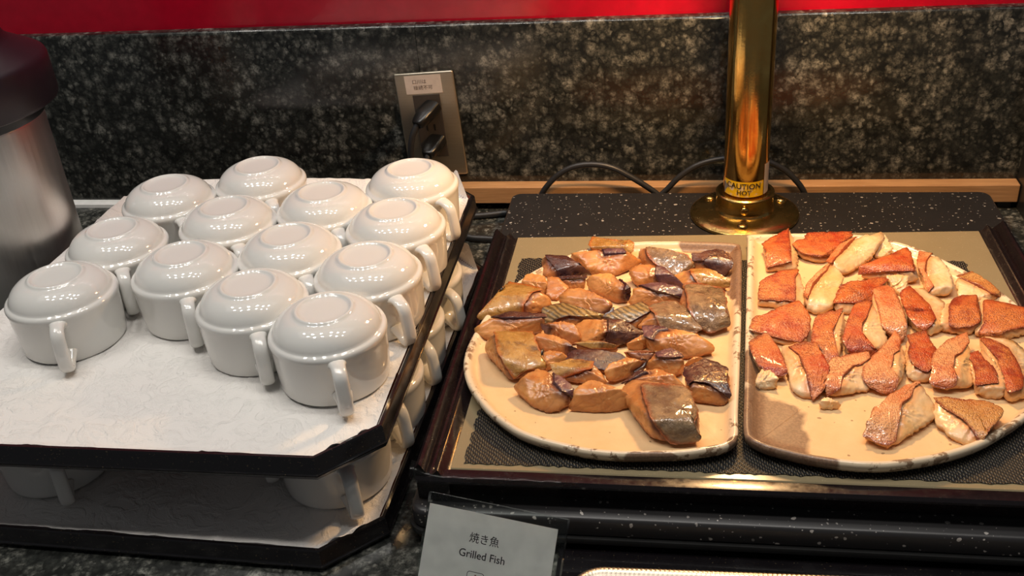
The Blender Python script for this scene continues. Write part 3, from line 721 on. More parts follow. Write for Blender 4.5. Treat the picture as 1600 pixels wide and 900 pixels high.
def fish(idx, side, kind, z0, sk, fl, label):
    rng = np.random.RandomState(idx + 3)
    pts = [np.array(p) for p in sk + fl]
    mid = np.mean(pts, 0)
    base = [np.array([mid[0] + (p[0] - mid[0]) * .88, mid[1] + (p[1] - mid[1]) * .88, z0 - .4]) for p in pts]
    allp = np.array(pts + base) + rng.normal(0, .05, (2 * len(pts), 3))
    c = np.array([*(allp[:, :2].min(0) * .5 + allp[:, :2].max(0) * .5) * .4 + allp[:, :2].mean(0) * .6, z0 + .45 * (allp[:, 2].max() - z0)])
    K = hull_planes([tuple(p) for p in allp], c)
    sd = rng.uniform(0, 50); fl_ = rng.uniform(0, 9)
    def radius(D):
        g = np.clip(D @ K.T, 0, None); r = (g ** 50).sum(1) ** (-1 / 50.)
        r = np.minimum(r, 90)
        nz = np.array([mnoise.noise(Vector(d * 2.2 + sd)) * .035 + mnoise.noise(Vector(d * 6 + sd)) * .03 + mnoise.noise(Vector(d * 14 + sd)) * .016 for d in D])
        nz2 = np.array([abs(mnoise.noise(Vector((d[0] * 3 + sd, d[1] * 3, d[2] * 9 + fl_)))) for d in D])
        return r * (1.06 + nz - .045 * np.clip(.16 - nz2, 0, 1) / .16)
    org = np.array([c[0], c[1], z0])
    # flakes: the meat parts in layers across the length of the piece
    rr = radius(ICO_V); V0 = c + ICO_V * rr[:, None]
    ext = allp - allp.mean(0); ev = np.linalg.svd(ext, full_matrices=False)[2][0]
    u = np.array([ev[0] * .8 - ev[1] * .35, ev[1] * .8 + ev[0] * .35, rng.uniform(.3, .7)]); u /= np.linalg.norm(u)
    wn = np.array([mnoise.noise(Vector(p * .07 + sd)) * 1.1 + mnoise.noise(Vector(p * .22 + sd)) * .28 for p in V0])
    sw = ((V0 - c) @ u) / (6.0 if side == 'L' else 5.2) + wn; fr_ = sw - np.floor(sw)
    step = np.where(fr_ < .82, fr_ / .82, (1 - fr_) / .18)
    amp = (.9 if side == 'L' else 1.9) * np.array([.55 + .9 * abs(mnoise.noise(Vector(p * .05 - sd))) for p in V0])
    fine = np.array([mnoise.noise(Vector(p * .5 + sd)) for p in V0]) * (.12 if side == 'L' else .22)
    V = V0 + ICO_V * ((step - 1.05) * amp + fine - .1)[:, None]
    V[:, 2] = np.maximum(V[:, 2], z0 - .3)
    cat = 'fish piece'
    grp = 'dark-skinned grilled fish on the left plate' if side == 'L' else 'red-skinned grilled fish on the right plate'
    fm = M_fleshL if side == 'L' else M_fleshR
    if not sk:
        o = mesh('grilled_fish', V - org, ICO_F, fm, local=True); o.location = Vector(org) / 1000
        tag(o, label, cat, grp); return
    t = thing('grilled_fish', label, cat, org, 0, grp)
    b = mesh('flesh', V - org, ICO_F, fm, t, local=True)
    S = smooth_path([Vector(p) for p in sk], 1, closed=True)
    # resample the outline of the skin evenly
    P = np.array([p[:] for p in S]); Q = np.vstack([P, P[:1]]); L = np.r_[0, np.cumsum(np.linalg.norm(np.diff(Q, axis=0), axis=1))]
    n = 80; s = np.linspace(0, L[-1], n, endpoint=False)
    B = np.stack([np.interp(s, L, Q[:, i]) for i in range(3)], 1)
    m0 = B.mean(0)
    jag = np.array([.97 + .045 * mnoise.noise(Vector((k * .55, sd, 1))) + .045 * mnoise.noise(Vector((k * 1.3, sd, 2))) + .02 * mnoise.noise(Vector((k * 3.1, sd, 5))) for k in range(n)])
    rings = []; ed = []
    R_ = [1.03, 1.0, .975, .94, .89, .83, .77, .70, .63, .56, .48, .40, .31, .21, .10]
    for q, off in zip(R_, [-1.1, .6, 1.3, 1.3] + [1.1] * 11):
        pp = m0 + (B - m0) * (q * jag)[:, None]
        D = pp - c; D /= np.linalg.norm(D, axis=1)[:, None]
        rings.append(c + D * (radius(D) + off)[:, None]); ed += [min(1., (1.0 - q) * 1.6 + (.0 if q >= 1 else .02))] * n
    SV = np.vstack(rings + [np.mean(rings[-1], 0)[None]]); ed.append(1.)
    SV[:, 2] = np.maximum(SV[:, 2], z0 + .1)
    SF = [(i * n + k, i * n + (k + 1) % n, (i + 1) * n + (k + 1) % n, (i + 1) * n + k) for i in range(len(R_) - 1) for k in range(n)]
    last = (len(R_) - 1) * n
    SF += [(last + k, last + (k + 1) % n, len(SV) - 1) for k in range(n)]
    # make the skin face outwards
    f0 = SF[3 * n]; nn = np.cross(SV[f0[1]] - SV[f0[0]], SV[f0[2]] - SV[f0[0]])
    if nn @ (SV[f0[0]] - c) < 0: SF = [tuple(reversed(f)) for f in SF]
    so = mesh('skin', SV - org, SF, SKIN[kind], t, local=True)
    at = so.data.attributes.new('edge', 'FLOAT', 'POINT'); at.data.foreach_set('value', ed)
    if idx in CHAR:
        D = np.array(CHAR[idx]) - c; D /= np.linalg.norm(D); p = c + D * (radius(D[None])[0] + 2.0)
        bm = bmesh.new(); bmesh.ops.create_icosphere(bm, subdivisions=3, radius=1.0)
        q = Vector(D).to_track_quat('Z', 'Y')
        for v in bm.verts:
            k = 1 + .3 * mnoise.noise(v.co * 2.0)
            v.co = q @ Vector((v.co.x * 4.6 * k, v.co.y * 3.4 * k, v.co.z * 1.1)) + Vector(p - org)
        from_bm('char_spot', bm, M_char, t, local=True)
    # closeness of the flesh to the skin
    Vc, Sc = V - c, SV - c
    d = np.sqrt(np.clip((Vc ** 2).sum(1)[:, None] + (Sc ** 2).sum(1)[None] - 2 * Vc @ Sc.T, 0, None).min(1))
    V = V - ICO_V * (1.7 * np.clip(1 - d / 3.4, 0, 1))[:, None]; V[:, 2] = np.maximum(V[:, 2], z0 - .3)
    b.data.vertices.foreach_set('co', ((V - org) / 1000).ravel()); b.data.update()
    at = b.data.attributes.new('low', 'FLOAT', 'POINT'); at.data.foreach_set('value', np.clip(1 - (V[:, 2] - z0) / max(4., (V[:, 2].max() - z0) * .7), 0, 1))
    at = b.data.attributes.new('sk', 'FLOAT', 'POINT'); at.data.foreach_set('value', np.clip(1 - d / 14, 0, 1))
FISH = [
 ('L','gold',69,[(-87.9,-245.5,80),(-67.7,-256.7,80.8),(-55.9,-266.9,81),(-51.2,-254.2,80.2),(-45,-261.1,80.9),(-46,-269.6,75.7),(-52.6,-270.8,73.4),(-69.2,-266.9,75.7),(-83.9,-265.9,75.1),(-89.3,-263.8,77.7)],
  [(-89.3,-263.8,77.7),(-87.9,-267.1,71.1),(-50.6,-272.4,70.5)],
  'dark-ended grilled fish piece with golden curled skin, furthest back on the left plate'),
 ('L','purple',67,[(-76.2,-279,81.4),(-55.4,-276.4,82.4),(-52.2,-287.6,83.3),(-72.9,-288.9,81.7)],
  [(-108.7,-278.4,76.4),(-103.3,-284.2,82.6),(-73.3,-282.3,84),(-55.1,-282.1,84),(-35.7,-284.5,72.8),(-41.3,-291.2,72.1),(-59.9,-306.2,68.5),(-73.5,-304.7,69.7),(-87.1,-304.7,68.8),(-89,-301.9,75.4),(-107.2,-281.7,74.5)],
  'wide smooth orange fish piece with thin purple skin strip near the back on left plate'),
 ('L','dark',67,[(-129.9,-289,80.6),(-111.7,-293.1,81.5),(-97.4,-306.9,81.9),(-86.9,-306.6,69.9),(-110.1,-313.7,71.5),(-118.6,-314,70.1),(-118.5,-311.4,76.8)],
  [(-137.8,-281.5,73.4),(-130,-293.4,83),(-118.5,-311.6,76.2),(-119.3,-313.8,70),(-134.8,-309.4,69.6),(-110.2,-314.9,68.5)],
  'fish with dark ridged skin and pale flesh end at back left on left plate'),
 ('L','dark',67,[(-117.8,-319.9,73.5),(-89.5,-319.6,75.1),(-88.9,-326.8,75.6),(-111.1,-328.3,74.8)],
  [(-110.9,-329.8,75.7),(-89,-326.2,76),(-90.1,-330.5,70.5),(-92.6,-331.5,68.8),(-105.2,-332.5,68.5)],
  'small brown fish piece tucked in front of the dark ridged back left piece'),
 ('L','',67,[],
  [(-152.5,-334.5,78),(-147.1,-325.2,80),(-141.5,-323.9,80),(-129.3,-328.8,80),(-125,-339.9,77.7),(-126.9,-343.7,69.7),(-135,-345.6,68.5),(-149.8,-339.1,70.4)],
  'small round orange fish slice by the back left rim of the left plate'),
 ('L','',67,[],
  [(-126,-330.8,79),(-115.1,-330.6,79),(-104.4,-338.6,73.6),(-107,-345.4,73.2),(-113.4,-351.2,71.4),(-114.4,-354.8,68.5),(-120.1,-354.5,69),(-126,-350.6,72.4)],
  'small reddish brown fish chunk right of the round orange slice'),
 ('L','dark',68,[(-80.5,-381,70.7),(-58.1,-380.4,76.4),(-59.2,-382.6,73.5),(-68,-386.7,69.5)],
  [(-111.6,-365.1,78.4),(-101,-357.3,83.2),(-89.9,-357.1,83.2),(-72.4,-369.9,83.2),(-58.6,-380.1,80.4),(-58.1,-380.9,74.6),(-68,-386.7,69.5),(-84.3,-379.7,69.8),(-95.4,-377.5,71.2),(-109.7,-368.5,72.5)],
  'plump deep orange fish piece cracked across the middle, back centre of the left plate'),
 ('L','dark',67,[(-56.1,-337.5,81.4),(-45.5,-352.3,82.4),(-44.9,-354.5,74.4),(-47.9,-357.5,70.4),(-50.9,-356.6,73.4),(-50.3,-354.9,80.9)],
  [(-88.5,-331,78.1),(-82.6,-332.2,83.1),(-69.7,-328.1,83.1),(-62.7,-329.3,83.1),(-55.2,-341.9,84),(-50.3,-355.2,79.7),(-50.9,-357.3,71),(-56.4,-359.3,68.5),(-72,-346.5,68.5),(-79.5,-344.2,73.5),(-86.4,-335.4,73.3)],
  'round orange fish piece with dark skin on its right end, centre back on left plate'),
 ('L','gold',68,[(-162.1,-346,81.6),(-146,-352.1,82.5),(-131.1,-360.6,83.3),(-130.1,-364.1,81.8),(-139.2,-370.5,82.7),(-143,-385.1,80),(-144,-386.3,71.5),(-156.5,-389.1,72.3),(-168.5,-392.2,71.2),(-181,-395.6,69.5),(-185.2,-393.6,75.3),(-172.6,-380.2,81.6),(-166,-357.5,82.5)],
  [(-138.8,-372.7,84),(-128.9,-367.7,84),(-116.1,-370.9,73.9),(-123,-376.9,71.7),(-142.1,-387.7,70.2)],
  'fish with glossy yellow brown skin and a black spot at left rim on left plate'),
 ('L','olive',67,[(-122.8,-385.9,78.1),(-105.9,-378.6,78.8),(-89.8,-388.5,79.5),(-67.8,-389.1,73.1),(-73,-393.1,70.6),(-87.7,-400.1,76.9),(-98.5,-399.3,77.6),(-109.4,-399.7,74.1),(-115.1,-400,69.2),(-123.1,-398.5,69.5)],
  [(-110.1,-399.7,73.4),(-87.7,-399.8,78.1),(-87.3,-400.5,72.2),(-93.2,-402.6,68.5),(-101.6,-402.1,70.1)],
  'fish piece with olive scaly skin and dark tail, left of centre on the left plate'),
 ('L','dark',68,[(-169.8,-409.7,80.8),(-152.8,-401.6,81.6),(-121.5,-405.4,82.4),(-119.9,-409.7,81),(-157.5,-414.3,81.8)],
  [(-183.6,-422.6,77.4),(-168.7,-415.5,83),(-122.1,-411.2,81.9),(-120.5,-411.3,78.4),(-122.4,-413.9,70.9),(-135.5,-419,70.4),(-165,-425.8,71.4),(-172.5,-428.5,69.5),(-182.4,-424.8,73.2)],
  'long brown orange fish with dark skin at far left on left plate'),
 ('L','gold',69,[(-161.2,-439.8,83.5),(-127.9,-439.1,84.4),(-124.8,-449.8,85.3),(-121.3,-460.5,83.7),(-112.7,-478.3,79.1),(-113.4,-479.7,72.6),(-126.2,-487,78.1),(-138.2,-491.8,71.7),(-150.1,-480.6,85.8),(-155.5,-453.2,84.1)],
  [(-171.3,-443.3,75.8),(-160.4,-443.7,86),(-143.9,-488.5,70.5),(-168.8,-454.6,75.8),(-138.3,-492,70.5)],
  'fish with silvery yellow skin and a charred spot at front left on left plate'),
 ('L','dark',67,[(-94.5,-447.8,77.2),(-89.3,-448.6,75.8),(-84.9,-450.3,70.2),(-91.7,-451.1,68.5),(-94.5,-449.7,72.3)],
  [(-127.2,-434.1,78.4),(-121.3,-429.7,78.4),(-111,-432.5,78.4),(-95,-442.5,78.4),(-89.3,-448.4,77),(-92.2,-450.4,71.4),(-99.3,-449.4,68.5),(-120,-445,69.8)],
  'reddish brown fish chunk right of the charred-spot yellow piece'),
 ('L','purple',67,[(-121.9,-414.3,78.2),(-112.2,-421.5,78.8),(-115.6,-420.6,71.9),(-120.8,-416.4,73.3)],
  [(-115.4,-418.5,81),(-103.5,-413,81.2),(-91.3,-418.1,81.2),(-85.3,-429,75.3),(-87.1,-430.8,69.5),(-95.3,-431.7,68.5),(-115,-421.2,71.6)],
  'pale orange fan-shaped fish piece with a purple left corner, centre of the left plate'),
 ('L','dark',68,[(-62.4,-414.5,81.6),(-47.9,-413.3,82.5),(-30.5,-420,73.3),(-42.1,-430.4,71.6),(-54.5,-434.9,69.5),(-63.1,-433.5,73.2),(-60.8,-430.2,82)],
  [(-93.5,-409.6,74.4),(-85.5,-399.5,74.4),(-64.5,-417.3,84),(-60.7,-431.7,83),(-64.3,-434.1,70.1),(-84,-433.4,69.9)],
  'pale orange fan-shaped fish piece with black skin on the right, centre of the left plate'),
 ('L','olive',68,[(-66,-397.1,76.8),(-51.6,-389.1,79.8),(-32.4,-379.5,80.5),(-25,-387.5,79.2),(-25.4,-394.1,79.8),(-42.2,-402.4,74.2),(-63,-398.4,74.9)],
  [(-42.2,-402.5,73.6),(-25.4,-394.1,79.8),(-25.4,-394.7,73.2),(-38,-404.7,69.5),(-59.4,-400.5,70.6)],
  'fish piece with brown ridged skin and purple cut side, centre of the left plate'),
 ('L','silver',67,[(-25.2,-382.2,78.1),(-14.1,-375.1,78.8),(-3.4,-374.8,79.5),(7.2,-382.8,78.2),(14.7,-398.2,78.9),(22.1,-410.5,73.1),(14.7,-413,69.7),(-0.2,-409.4,70.6),(-13.5,-407.6,72.6),(-16,-398.5,78.6)],
  [(-25,-387.7,80),(-15.9,-400.8,80),(-13.5,-407.9,71.4),(-35.7,-403.4,69.4),(-0.2,-409.8,68.8),(14.8,-413.2,68.5)],
  'fish piece with pale silver flaking skin right of centre on the left plate'),
 ('L','purple',67,[(-35.9,-349.1,80.6),(-17.1,-344.2,81.5),(-0.6,-351.4,82.3),(7.2,-356.7,77.9),(6.1,-358.4,73.2),(-3.5,-360.2,77.6),(-19.8,-359.1,81)],
  [(-45.6,-365.6,72.5),(-41,-356.8,82.2),(-35.7,-353.2,83),(3.1,-359.2,73.6),(2.5,-360.6,69.5),(-26.2,-367.9,68.5),(-43.8,-366.8,69)],
  'orange fish with purple and olive skin over its top, right of centre on left plate'),
 ('L','silver',69,[(7.2,-351.6,82.6),(9.6,-348.2,83.5),(28.1,-351.8,84.3),(42.8,-358.4,82.8),(44.6,-373.7,83.7),(43.2,-397.7,84.6),(46.7,-402.5,77.4),(46.8,-403.4,73.2),(28.4,-411,70.8),(22.8,-402.8,70.9),(14.7,-398.6,79.2),(11.2,-389.8,82.6),(11.9,-374.2,83.5)],
  [(3.1,-370.3,75.4),(10.7,-372.1,85),(9,-390.5,75.4),(29.5,-412.6,70.5)],
  'square fish piece with shining silver and amber skin at the right side on left plate'),
 ('L','purple',67,[(-19.6,-310,80.6),(-13.3,-314.1,81.5),(-3.8,-325.5,79.4),(3,-327.4,73.3),(3.7,-329,68.5),(-6.2,-328.6,70.3),(-17.4,-327.5,72.5),(-21.2,-325,79.7)],
  [(-47.1,-315.9,80),(-36.1,-308,82.2),(-27.9,-307.8,82.2),(-19.6,-314.3,83),(-18.6,-327.7,71.9),(-33,-328.8,68.7),(-39.9,-327.2,72.7),(-6.2,-329.2,68.5)],
  'bright orange fish piece with purple skin on its right half, back right on left plate'),
 ('L','silver',67,[(-27.7,-269.9,79.8),(-4.2,-282.1,80.6),(9.8,-286.1,81.4),(14.2,-293.6,78.3),(16.9,-293.7,71.7),(13.1,-297.4,71.5),(0.5,-303.5,69.8),(-5.2,-301.7,68.7),(-19.4,-294.3,74),(-28.5,-285.4,78.6)],
  [(-38.8,-271.4,73),(-37.9,-258.9,73),(-28.2,-272.7,82),(-28.5,-285.9,77.3),(-32.4,-285.4,71.1),(-36.4,-282.2,71.5),(-0.8,-305.2,68.5)],
  'fish with pinkish silver skin and orange left end at back right on left plate'),
 ('L','dark',67,[(15.5,-284.8,81.4),(24.3,-285,82.4),(40.9,-279.9,83.3),(49.6,-284.8,81.7),(53.6,-296.3,80),(51.7,-301.9,75.2),(45,-304.4,68.5),(38.1,-301.8,72.1),(29.3,-296.1,76.1),(26.7,-296.9,80.1),(16.8,-293.1,77.2)],
  [(18.1,-294.5,75.1),(26.7,-297.1,79.5),(31.3,-298.9,71.1),(20,-297.3,70.1),(43.7,-305.7,68.5)],
  'fish piece with near-black smooth skin at the back right corner of the left plate'),
 ('L','gold',68,[(12.8,-313.2,79.1),(26.5,-313,79.8),(37.3,-320.4,80.5),(49.3,-330.2,77),(48.8,-332.3,71.7),(40.9,-333.7,71),(19.5,-331.1,75.7),(15.2,-322.6,80.1)],
  [(-2.7,-313.4,73.2),(7.3,-305.6,73.2),(15.2,-324.2,81),(18.3,-331.4,74.4),(6.1,-332.5,69.9),(39.7,-334.8,69.5)],
  'fish piece with reddish scaly skin bar at the right rim of the left plate'),
 ('L','purple',67,[(-28.7,-419.5,80.6),(-17.2,-420.5,81.5),(-5.8,-426.8,82.3),(-13.1,-432,80.8),(-19,-442.5,80.8),(-25.8,-438.3,81.3)],
  [(-21.2,-442.7,75.5),(-16.9,-436.3,82.2),(-9.2,-428.8,82.2),(6.6,-427.2,82.2),(19.9,-435.1,82.2),(34.3,-441.1,75.7),(32.7,-443.1,71),(22.2,-448.3,69.5),(7.3,-451.4,68.5),(-4.9,-448.8,72.5),(-19,-444.5,69.9)],
  'large bright orange fish with pink edge and purple tip at right on left plate'),
 ('L','',67,[],
  [(-44,-437.2,73.3),(-30.7,-429.3,78),(-25.4,-434.3,78),(-23.2,-432.8,72.2),(-29.9,-437.7,68.5),(-40.1,-438,68.5)],
  'small glossy orange fish chunk in the gap at the middle of the left plate'),
 ('L','dark',68,[(-92.8,-460.2,77.4),(-82.9,-456.7,77.9),(-64.2,-457.9,78.6),(-50.8,-458.8,77.5),(-42.9,-461.9,74.4),(-47.6,-467.2,73.2),(-61,-475.6,71.9),(-74.2,-475.6,72.9),(-83.2,-475.8,71.5),(-91.8,-471.3,76.2)],
  [(-83.2,-476.1,69.7),(-61,-476,69.5)],
  'fish piece showing only black wrinkled skin, middle front of the left plate'),
 ('L','gold',69,[(-105.8,-479.8,78.3),(-89.2,-473.2,78.9),(-70,-477.2,79.6),(-73.1,-487.3,78.5),(-95.1,-490.3,71.9),(-102.5,-487,74.1)],
  [(-92.8,-490.9,71.8),(-72.8,-490.4,80),(-62.6,-484.4,73.4),(-57.5,-495.6,72.8),(-62.9,-496.3,70.5),(-84,-491.6,70.5)],
  'fish piece with gold striped scales over purple flesh, front left of the left plate'),
 ('L','',67,[],
  [(-119.2,-466.1,78),(-110.7,-456.7,78),(-97.8,-460.3,78),(-91.3,-460.6,71.6),(-107.1,-470.6,72.6),(-106.2,-470.6,68.5),(-113,-475.7,68.5),(-116.3,-473.2,74.8)],
  'pinkish brown torn fish chunk right of the silvery yellow piece'),
 ('L','purple',67,[(-103.7,-497.5,81.4),(-95.3,-505,82.4),(-83.2,-520,81.8),(-85.3,-523.2,75),(-93.4,-523.3,82.6),(-100.8,-513.2,83.5)],
  [(-134.6,-508.2,74.9),(-126.7,-505.5,83.1),(-116.1,-493.8,83.1),(-103.2,-501.1,84),(-85.8,-524,72.9),(-93.1,-531.6,71.8),(-100.5,-533.7,68.5),(-110.4,-530.7,68.5),(-119.7,-526.1,74)],
  'large pale fish chunk with purple stripe at the front left of the left plate'),
 ('L','',67,[],
  [(-86.5,-530,68.9),(-81.3,-528.8,82.5),(-80.7,-522.4,85),(-69.1,-509.3,85),(-55.3,-516.9,85),(-44.6,-521.7,85),(-30.7,-520.5,74.2),(-32.3,-521.7,70.4),(-44.5,-527.5,69.8),(-57.5,-530.7,68.5),(-70.1,-530.6,69.3)],
  'large smooth orange fish wedge at the front centre of the left plate'),
 ('L','dark',69,[(-30.3,-471.6,80.1),(-24.4,-469.1,77.2),(-28.6,-474.8,74.9),(-34.9,-480.6,73.5),(-38.8,-479.5,70.6)],
  [(-60,-488.2,78.8),(-55.5,-480.2,81.4),(-42.3,-471,81.4),(-30.2,-474.4,82),(-30.2,-476,77.1),(-39.9,-480.4,70.5),(-51.4,-490.2,70.5),(-57.9,-490,72.2)],
  'oval orange fish slice with dark right edge, front middle of the left plate'),
 ('L','purple',68,[(-17.4,-463.4,80.8),(-4.9,-457.2,81.6),(2.2,-463.1,82.4),(6,-469.6,81),(-4.8,-472.2,81.8),(-14.5,-472,82)],
  [(-23.2,-471.6,76.9),(-14.5,-471.9,82.6),(7.1,-473.3,82.2),(7.7,-473.1,76.2),(2.4,-478.3,73.6),(-1.4,-480.1,69.5),(-12.3,-474.5,71.9),(-26.6,-470.7,71.5)],
  'orange fish piece with purple grey cap, front right of centre on the left plate'),
 ('L','gold',68,[(-43.4,-451.4,73.4),(-17.6,-454.9,77),(-18.7,-457.3,74.6),(-23.6,-458.2,70.3),(-30.9,-457,70)],
  [(-39.9,-454.1,71.9),(-25.2,-461,69.5)],
  'strip of crisp amber fish skin lying behind the oval slice'),
 ('L','dark',67,[(-43.7,-500.3,74.7),(-29.8,-485.9,78.8),(-22.7,-490.4,79.5),(-28.4,-495.4,78.2),(-37.8,-499.9,77.9)],
  [(-28.3,-496.9,80),(-22.8,-485.6,79.4),(-15.3,-483.4,79.4),(0.3,-494.8,79.4),(10.9,-500.5,72),(9.4,-501.2,68.5),(0.4,-500.7,72.4),(-10.2,-500.2,75.7),(-24,-500.8,71.7),(-41.1,-501.1,68.7)],
  'flat orange fish piece with black rim under the big front skin piece'),
 ('L','silver',69,[(-27.1,-517.6,85.1),(-24,-516.2,86.2),(-6.9,-517.8,87.2),(4.5,-516.6,85.4),(10.6,-525.6,86.4),(13.5,-540.5,87.5),(16.4,-547.1,85.7),(13.3,-563.3,86.7),(15.3,-568.1,81.2),(18.3,-567.7,76.6),(13.5,-568.9,71.1),(-3.6,-570.6,71.1),(-9.1,-567.8,75.6),(-18.1,-563.9,87.2),(-21.1,-545.3,85.4)],
  [(-45.3,-511.1,76.6),(-35.3,-496.2,76.6),(-25.1,-516.5,76.6),(-12.6,-566.4,70.5),(-19.1,-565.1,76.1),(-29.6,-548.3,76.6),(-31.8,-531.6,76.6),(-2.1,-571.3,70.5)],
  'large fish piece with shiny dark silver skin at the very front of the left plate'),
 ('L','dark',67,[(7.1,-493.5,80.6),(9.2,-485.4,81.5),(23.7,-472.9,82.3),(36.4,-476.8,80.8),(42.4,-487.2,81.7),(40.1,-505.8,82.6),(44,-515.4,78.1),(42.6,-516.5,74.4),(25.2,-507.6,82.8),(13.8,-505.1,81.3),(11.7,-510.4,81.8)],
  [(11.9,-504.2,73.4),(13.8,-506.6,83),(25.2,-507,83),(40.1,-514.4,73.4),(38.1,-517.5,68.5),(21.2,-514.8,68.5),(15,-514.2,72.4)],
  'fish piece with purple black skin over orange flesh at the front right on left plate'),
 ('L','',67,[],
  [(6.7,-464.9,71),(12.1,-464.1,76),(15.4,-459.1,76),(21.9,-458.8,76),(25.9,-456.4,71.1),(18.8,-460.7,68.5),(12.2,-466.8,68.5)],
  'small crusty orange fish crumb behind the purple black front right piece'),
 ('L','gold',67,[(-89.4,-442,75.5),(-77,-438.3,76),(-59.6,-442.6,76.6),(-50.6,-441.7,73.4),(-56.2,-444.2,71.6),(-73.8,-444.4,72)],
  [(-85.4,-444.6,69.1),(-65.3,-446.1,68.5),(-50.7,-442.4,69.8)],
  'thin reddish fish strip behind the black wrinkled piece on the left plate'),
 ('R','red',67,[(86.6,-255.3,76.9),(114.9,-220.9,77.6),(111.7,-287,78.2),(112.1,-290.2,77.1),(88.1,-294.7,72.1),(89.2,-273,78.4)],
  [(115.6,-216.8,71.7),(122,-260.3,71.7),(118.5,-293.4,68.8),(88.2,-296,68.5)],
  'red-skinned fish piece with pointed top at the back left corner of the right plate'),
 ('R','red',67,[(118.4,-255.3,75.6),(131.4,-245.2,76.2),(133.9,-232.1,76.7),(146.5,-234.5,75.8),(178.1,-225.4,76.3),(177.5,-234.7,76),(164.2,-250,75.9),(151.9,-267,71.8),(142.1,-275.6,74.3),(126.3,-272.5,74.7)],
  [(158.1,-257.4,71.1),(159.3,-262.8,71.1),(144.1,-278.3,68.5),(134.2,-277.3,69.3),(123.5,-271.3,71.1)],
  'wide pinkish red fish piece at the back edge of the right plate'),
 ('R','pink',69,[(145.9,-289.2,76.1),(162.7,-259.6,79.6),(180,-245.5,80.2),(175.6,-255.9,79.1),(163.8,-274.7,79.7),(150.1,-297.7,79.4)],
  [(152,-291.2,80.1),(165.3,-263.3,80.1),(181.1,-246.4,80.7),(192.7,-243.9,80.1),(206.9,-232.6,80.1),(207.5,-241,80.1),(199.1,-254.8,80.1),(190.9,-275.6,75.4),(177.6,-284.8,73.9),(165.4,-302,70.5),(159,-304.6,70.5),(151.2,-300.8,76.2)],
  'twisted white fish flesh with narrow red edge at the back of the right plate'),
 ('R','',67,[],
  [(198.3,-245.4,78),(209.2,-231.3,78),(214.1,-257,74.8),(212.1,-260.7,70.2),(200.7,-268.3,68.5),(194.7,-267,69.2)],
  'small round white fish lump at the back rim of the right plate'),
 ('R','red',68,[(175.7,-308,72.6),(176.9,-303.4,79.3),(205.5,-283.8,80),(210,-279,78.8),(223.4,-266.9,79.5),(224.7,-276.1,80.1),(222.5,-312.1,78.9),(200.8,-310.4,77.8),(184.2,-309.2,74.8)],
  [(175.8,-308.8,70.2),(222.3,-313.5,78.3),(227.7,-314.1,71.7),(218.8,-316.5,69.5),(201.8,-312.8,70),(226.6,-306.5,73)],
  'brownish red fish piece right of the twisted white one on the right plate'),
 ('R','',67,[],
  [(196.2,-320,79),(208.2,-317.3,79),(216.9,-320.8,79),(214.4,-331.6,74.1),(207.5,-338.9,68.5),(203.6,-330.8,69.3),(197.6,-326.9,71.8)],
  'pale rounded fish flesh below the brownish red back piece on the right plate'),
 ('R','pink',67,[(236.1,-268.9,76.3),(248,-275.1,76.9),(239.6,-290.4,77.5),(235.3,-313.6,76.4),(237.1,-336.2,77),(231.6,-341.2,73),(231.4,-318.8,76.6),(229.9,-295.1,77.2)],
  [(241.1,-288.7,77.9),(252.8,-283.7,77.4),(256.8,-301.3,77.4),(254.5,-336.4,77.4),(251,-339.6,69.5),(235.8,-342.9,68.5),(234.8,-339.2,72.6)],
  'thick white fish flesh with red skin on its left side, back right on right plate'),
 ('R','brown',67,[(262.2,-315.4,75),(277.4,-308.7,75.5),(286.6,-327.5,76),(292.1,-342.2,75.1),(292.5,-345.2,71.4),(284.8,-346.6,75.5),(277.1,-332.3,75.2)],
  [(260.3,-319.1,70.7),(281.6,-337.5,70.7),(274.1,-349.9,68.5),(265.3,-347.9,70.6),(257.6,-342.4,70.6),(289.1,-346.7,69.5)],
  'browned fish piece beside the right rim of the right plate'),
 ('R','pink',67,[(118,-356.2,76.9),(121.9,-339.5,77.6),(134.9,-316,78.2),(140.7,-302.7,77.1),(147.9,-297.3,77.7),(142.6,-316.2,78.4),(129.6,-338.8,77.3),(120.8,-362.3,77.9)],
  [(128.8,-346,78.7),(141.9,-323.1,78.1),(150.8,-308.1,78.1),(156.8,-316.7,78.1),(156.8,-326.5,78.1),(143.2,-367.2,76.4),(143.5,-368.5,70.9),(128.7,-375,68.5),(119.2,-371.9,71.2)],
  'leaning white fish piece with purplish skin on its left edge, back left on right plate'),
 ('R','red',67,[(80.5,-332.1,76.3),(97.6,-319.3,76.9),(103.6,-311.5,77.5),(116.3,-305.7,76.4),(117,-310.5,77),(111.3,-326.5,77.6),(109.4,-363.4,74.9),(76.4,-361.2,75.2)],
  [(76.5,-361.8,72.7),(107.2,-364.5,71.4),(96.7,-366.9,68.5),(76,-362.4,69.6),(120.6,-333.8,71.4),(119.1,-362.1,69.4)],
  'square red fish piece second from the back along the left edge of the right plate'),
 ('R','red',67,[(65.9,-413,76.3),(72.5,-395.5,76.9),(80.6,-392.9,77.5),(99.7,-374.1,76.4),(110.6,-366.8,77),(105.6,-425.8,71.9),(89.8,-423.4,73.4),(68.1,-415.8,75.4)],
  [(66.5,-415.4,73.1),(95.8,-427.1,68.5),(83.8,-424.1,71),(69.3,-417.3,70.3),(117.5,-395,77.4),(114.1,-423.3,71.2),(105.7,-426.3,68.9)],
  'large red fish piece third from the back along the left edge of the right plate'),
 ('R','red',67,[(122.9,-402.7,76.9),(126.8,-391.8,77.6),(149.1,-382.4,78.2),(143.3,-398.1,77.1),(135.9,-418.3,77.7),(137.3,-452.5,75.3),(128.1,-459.3,68.5),(122.5,-441.2,77.9),(116,-436.8,77.5)],
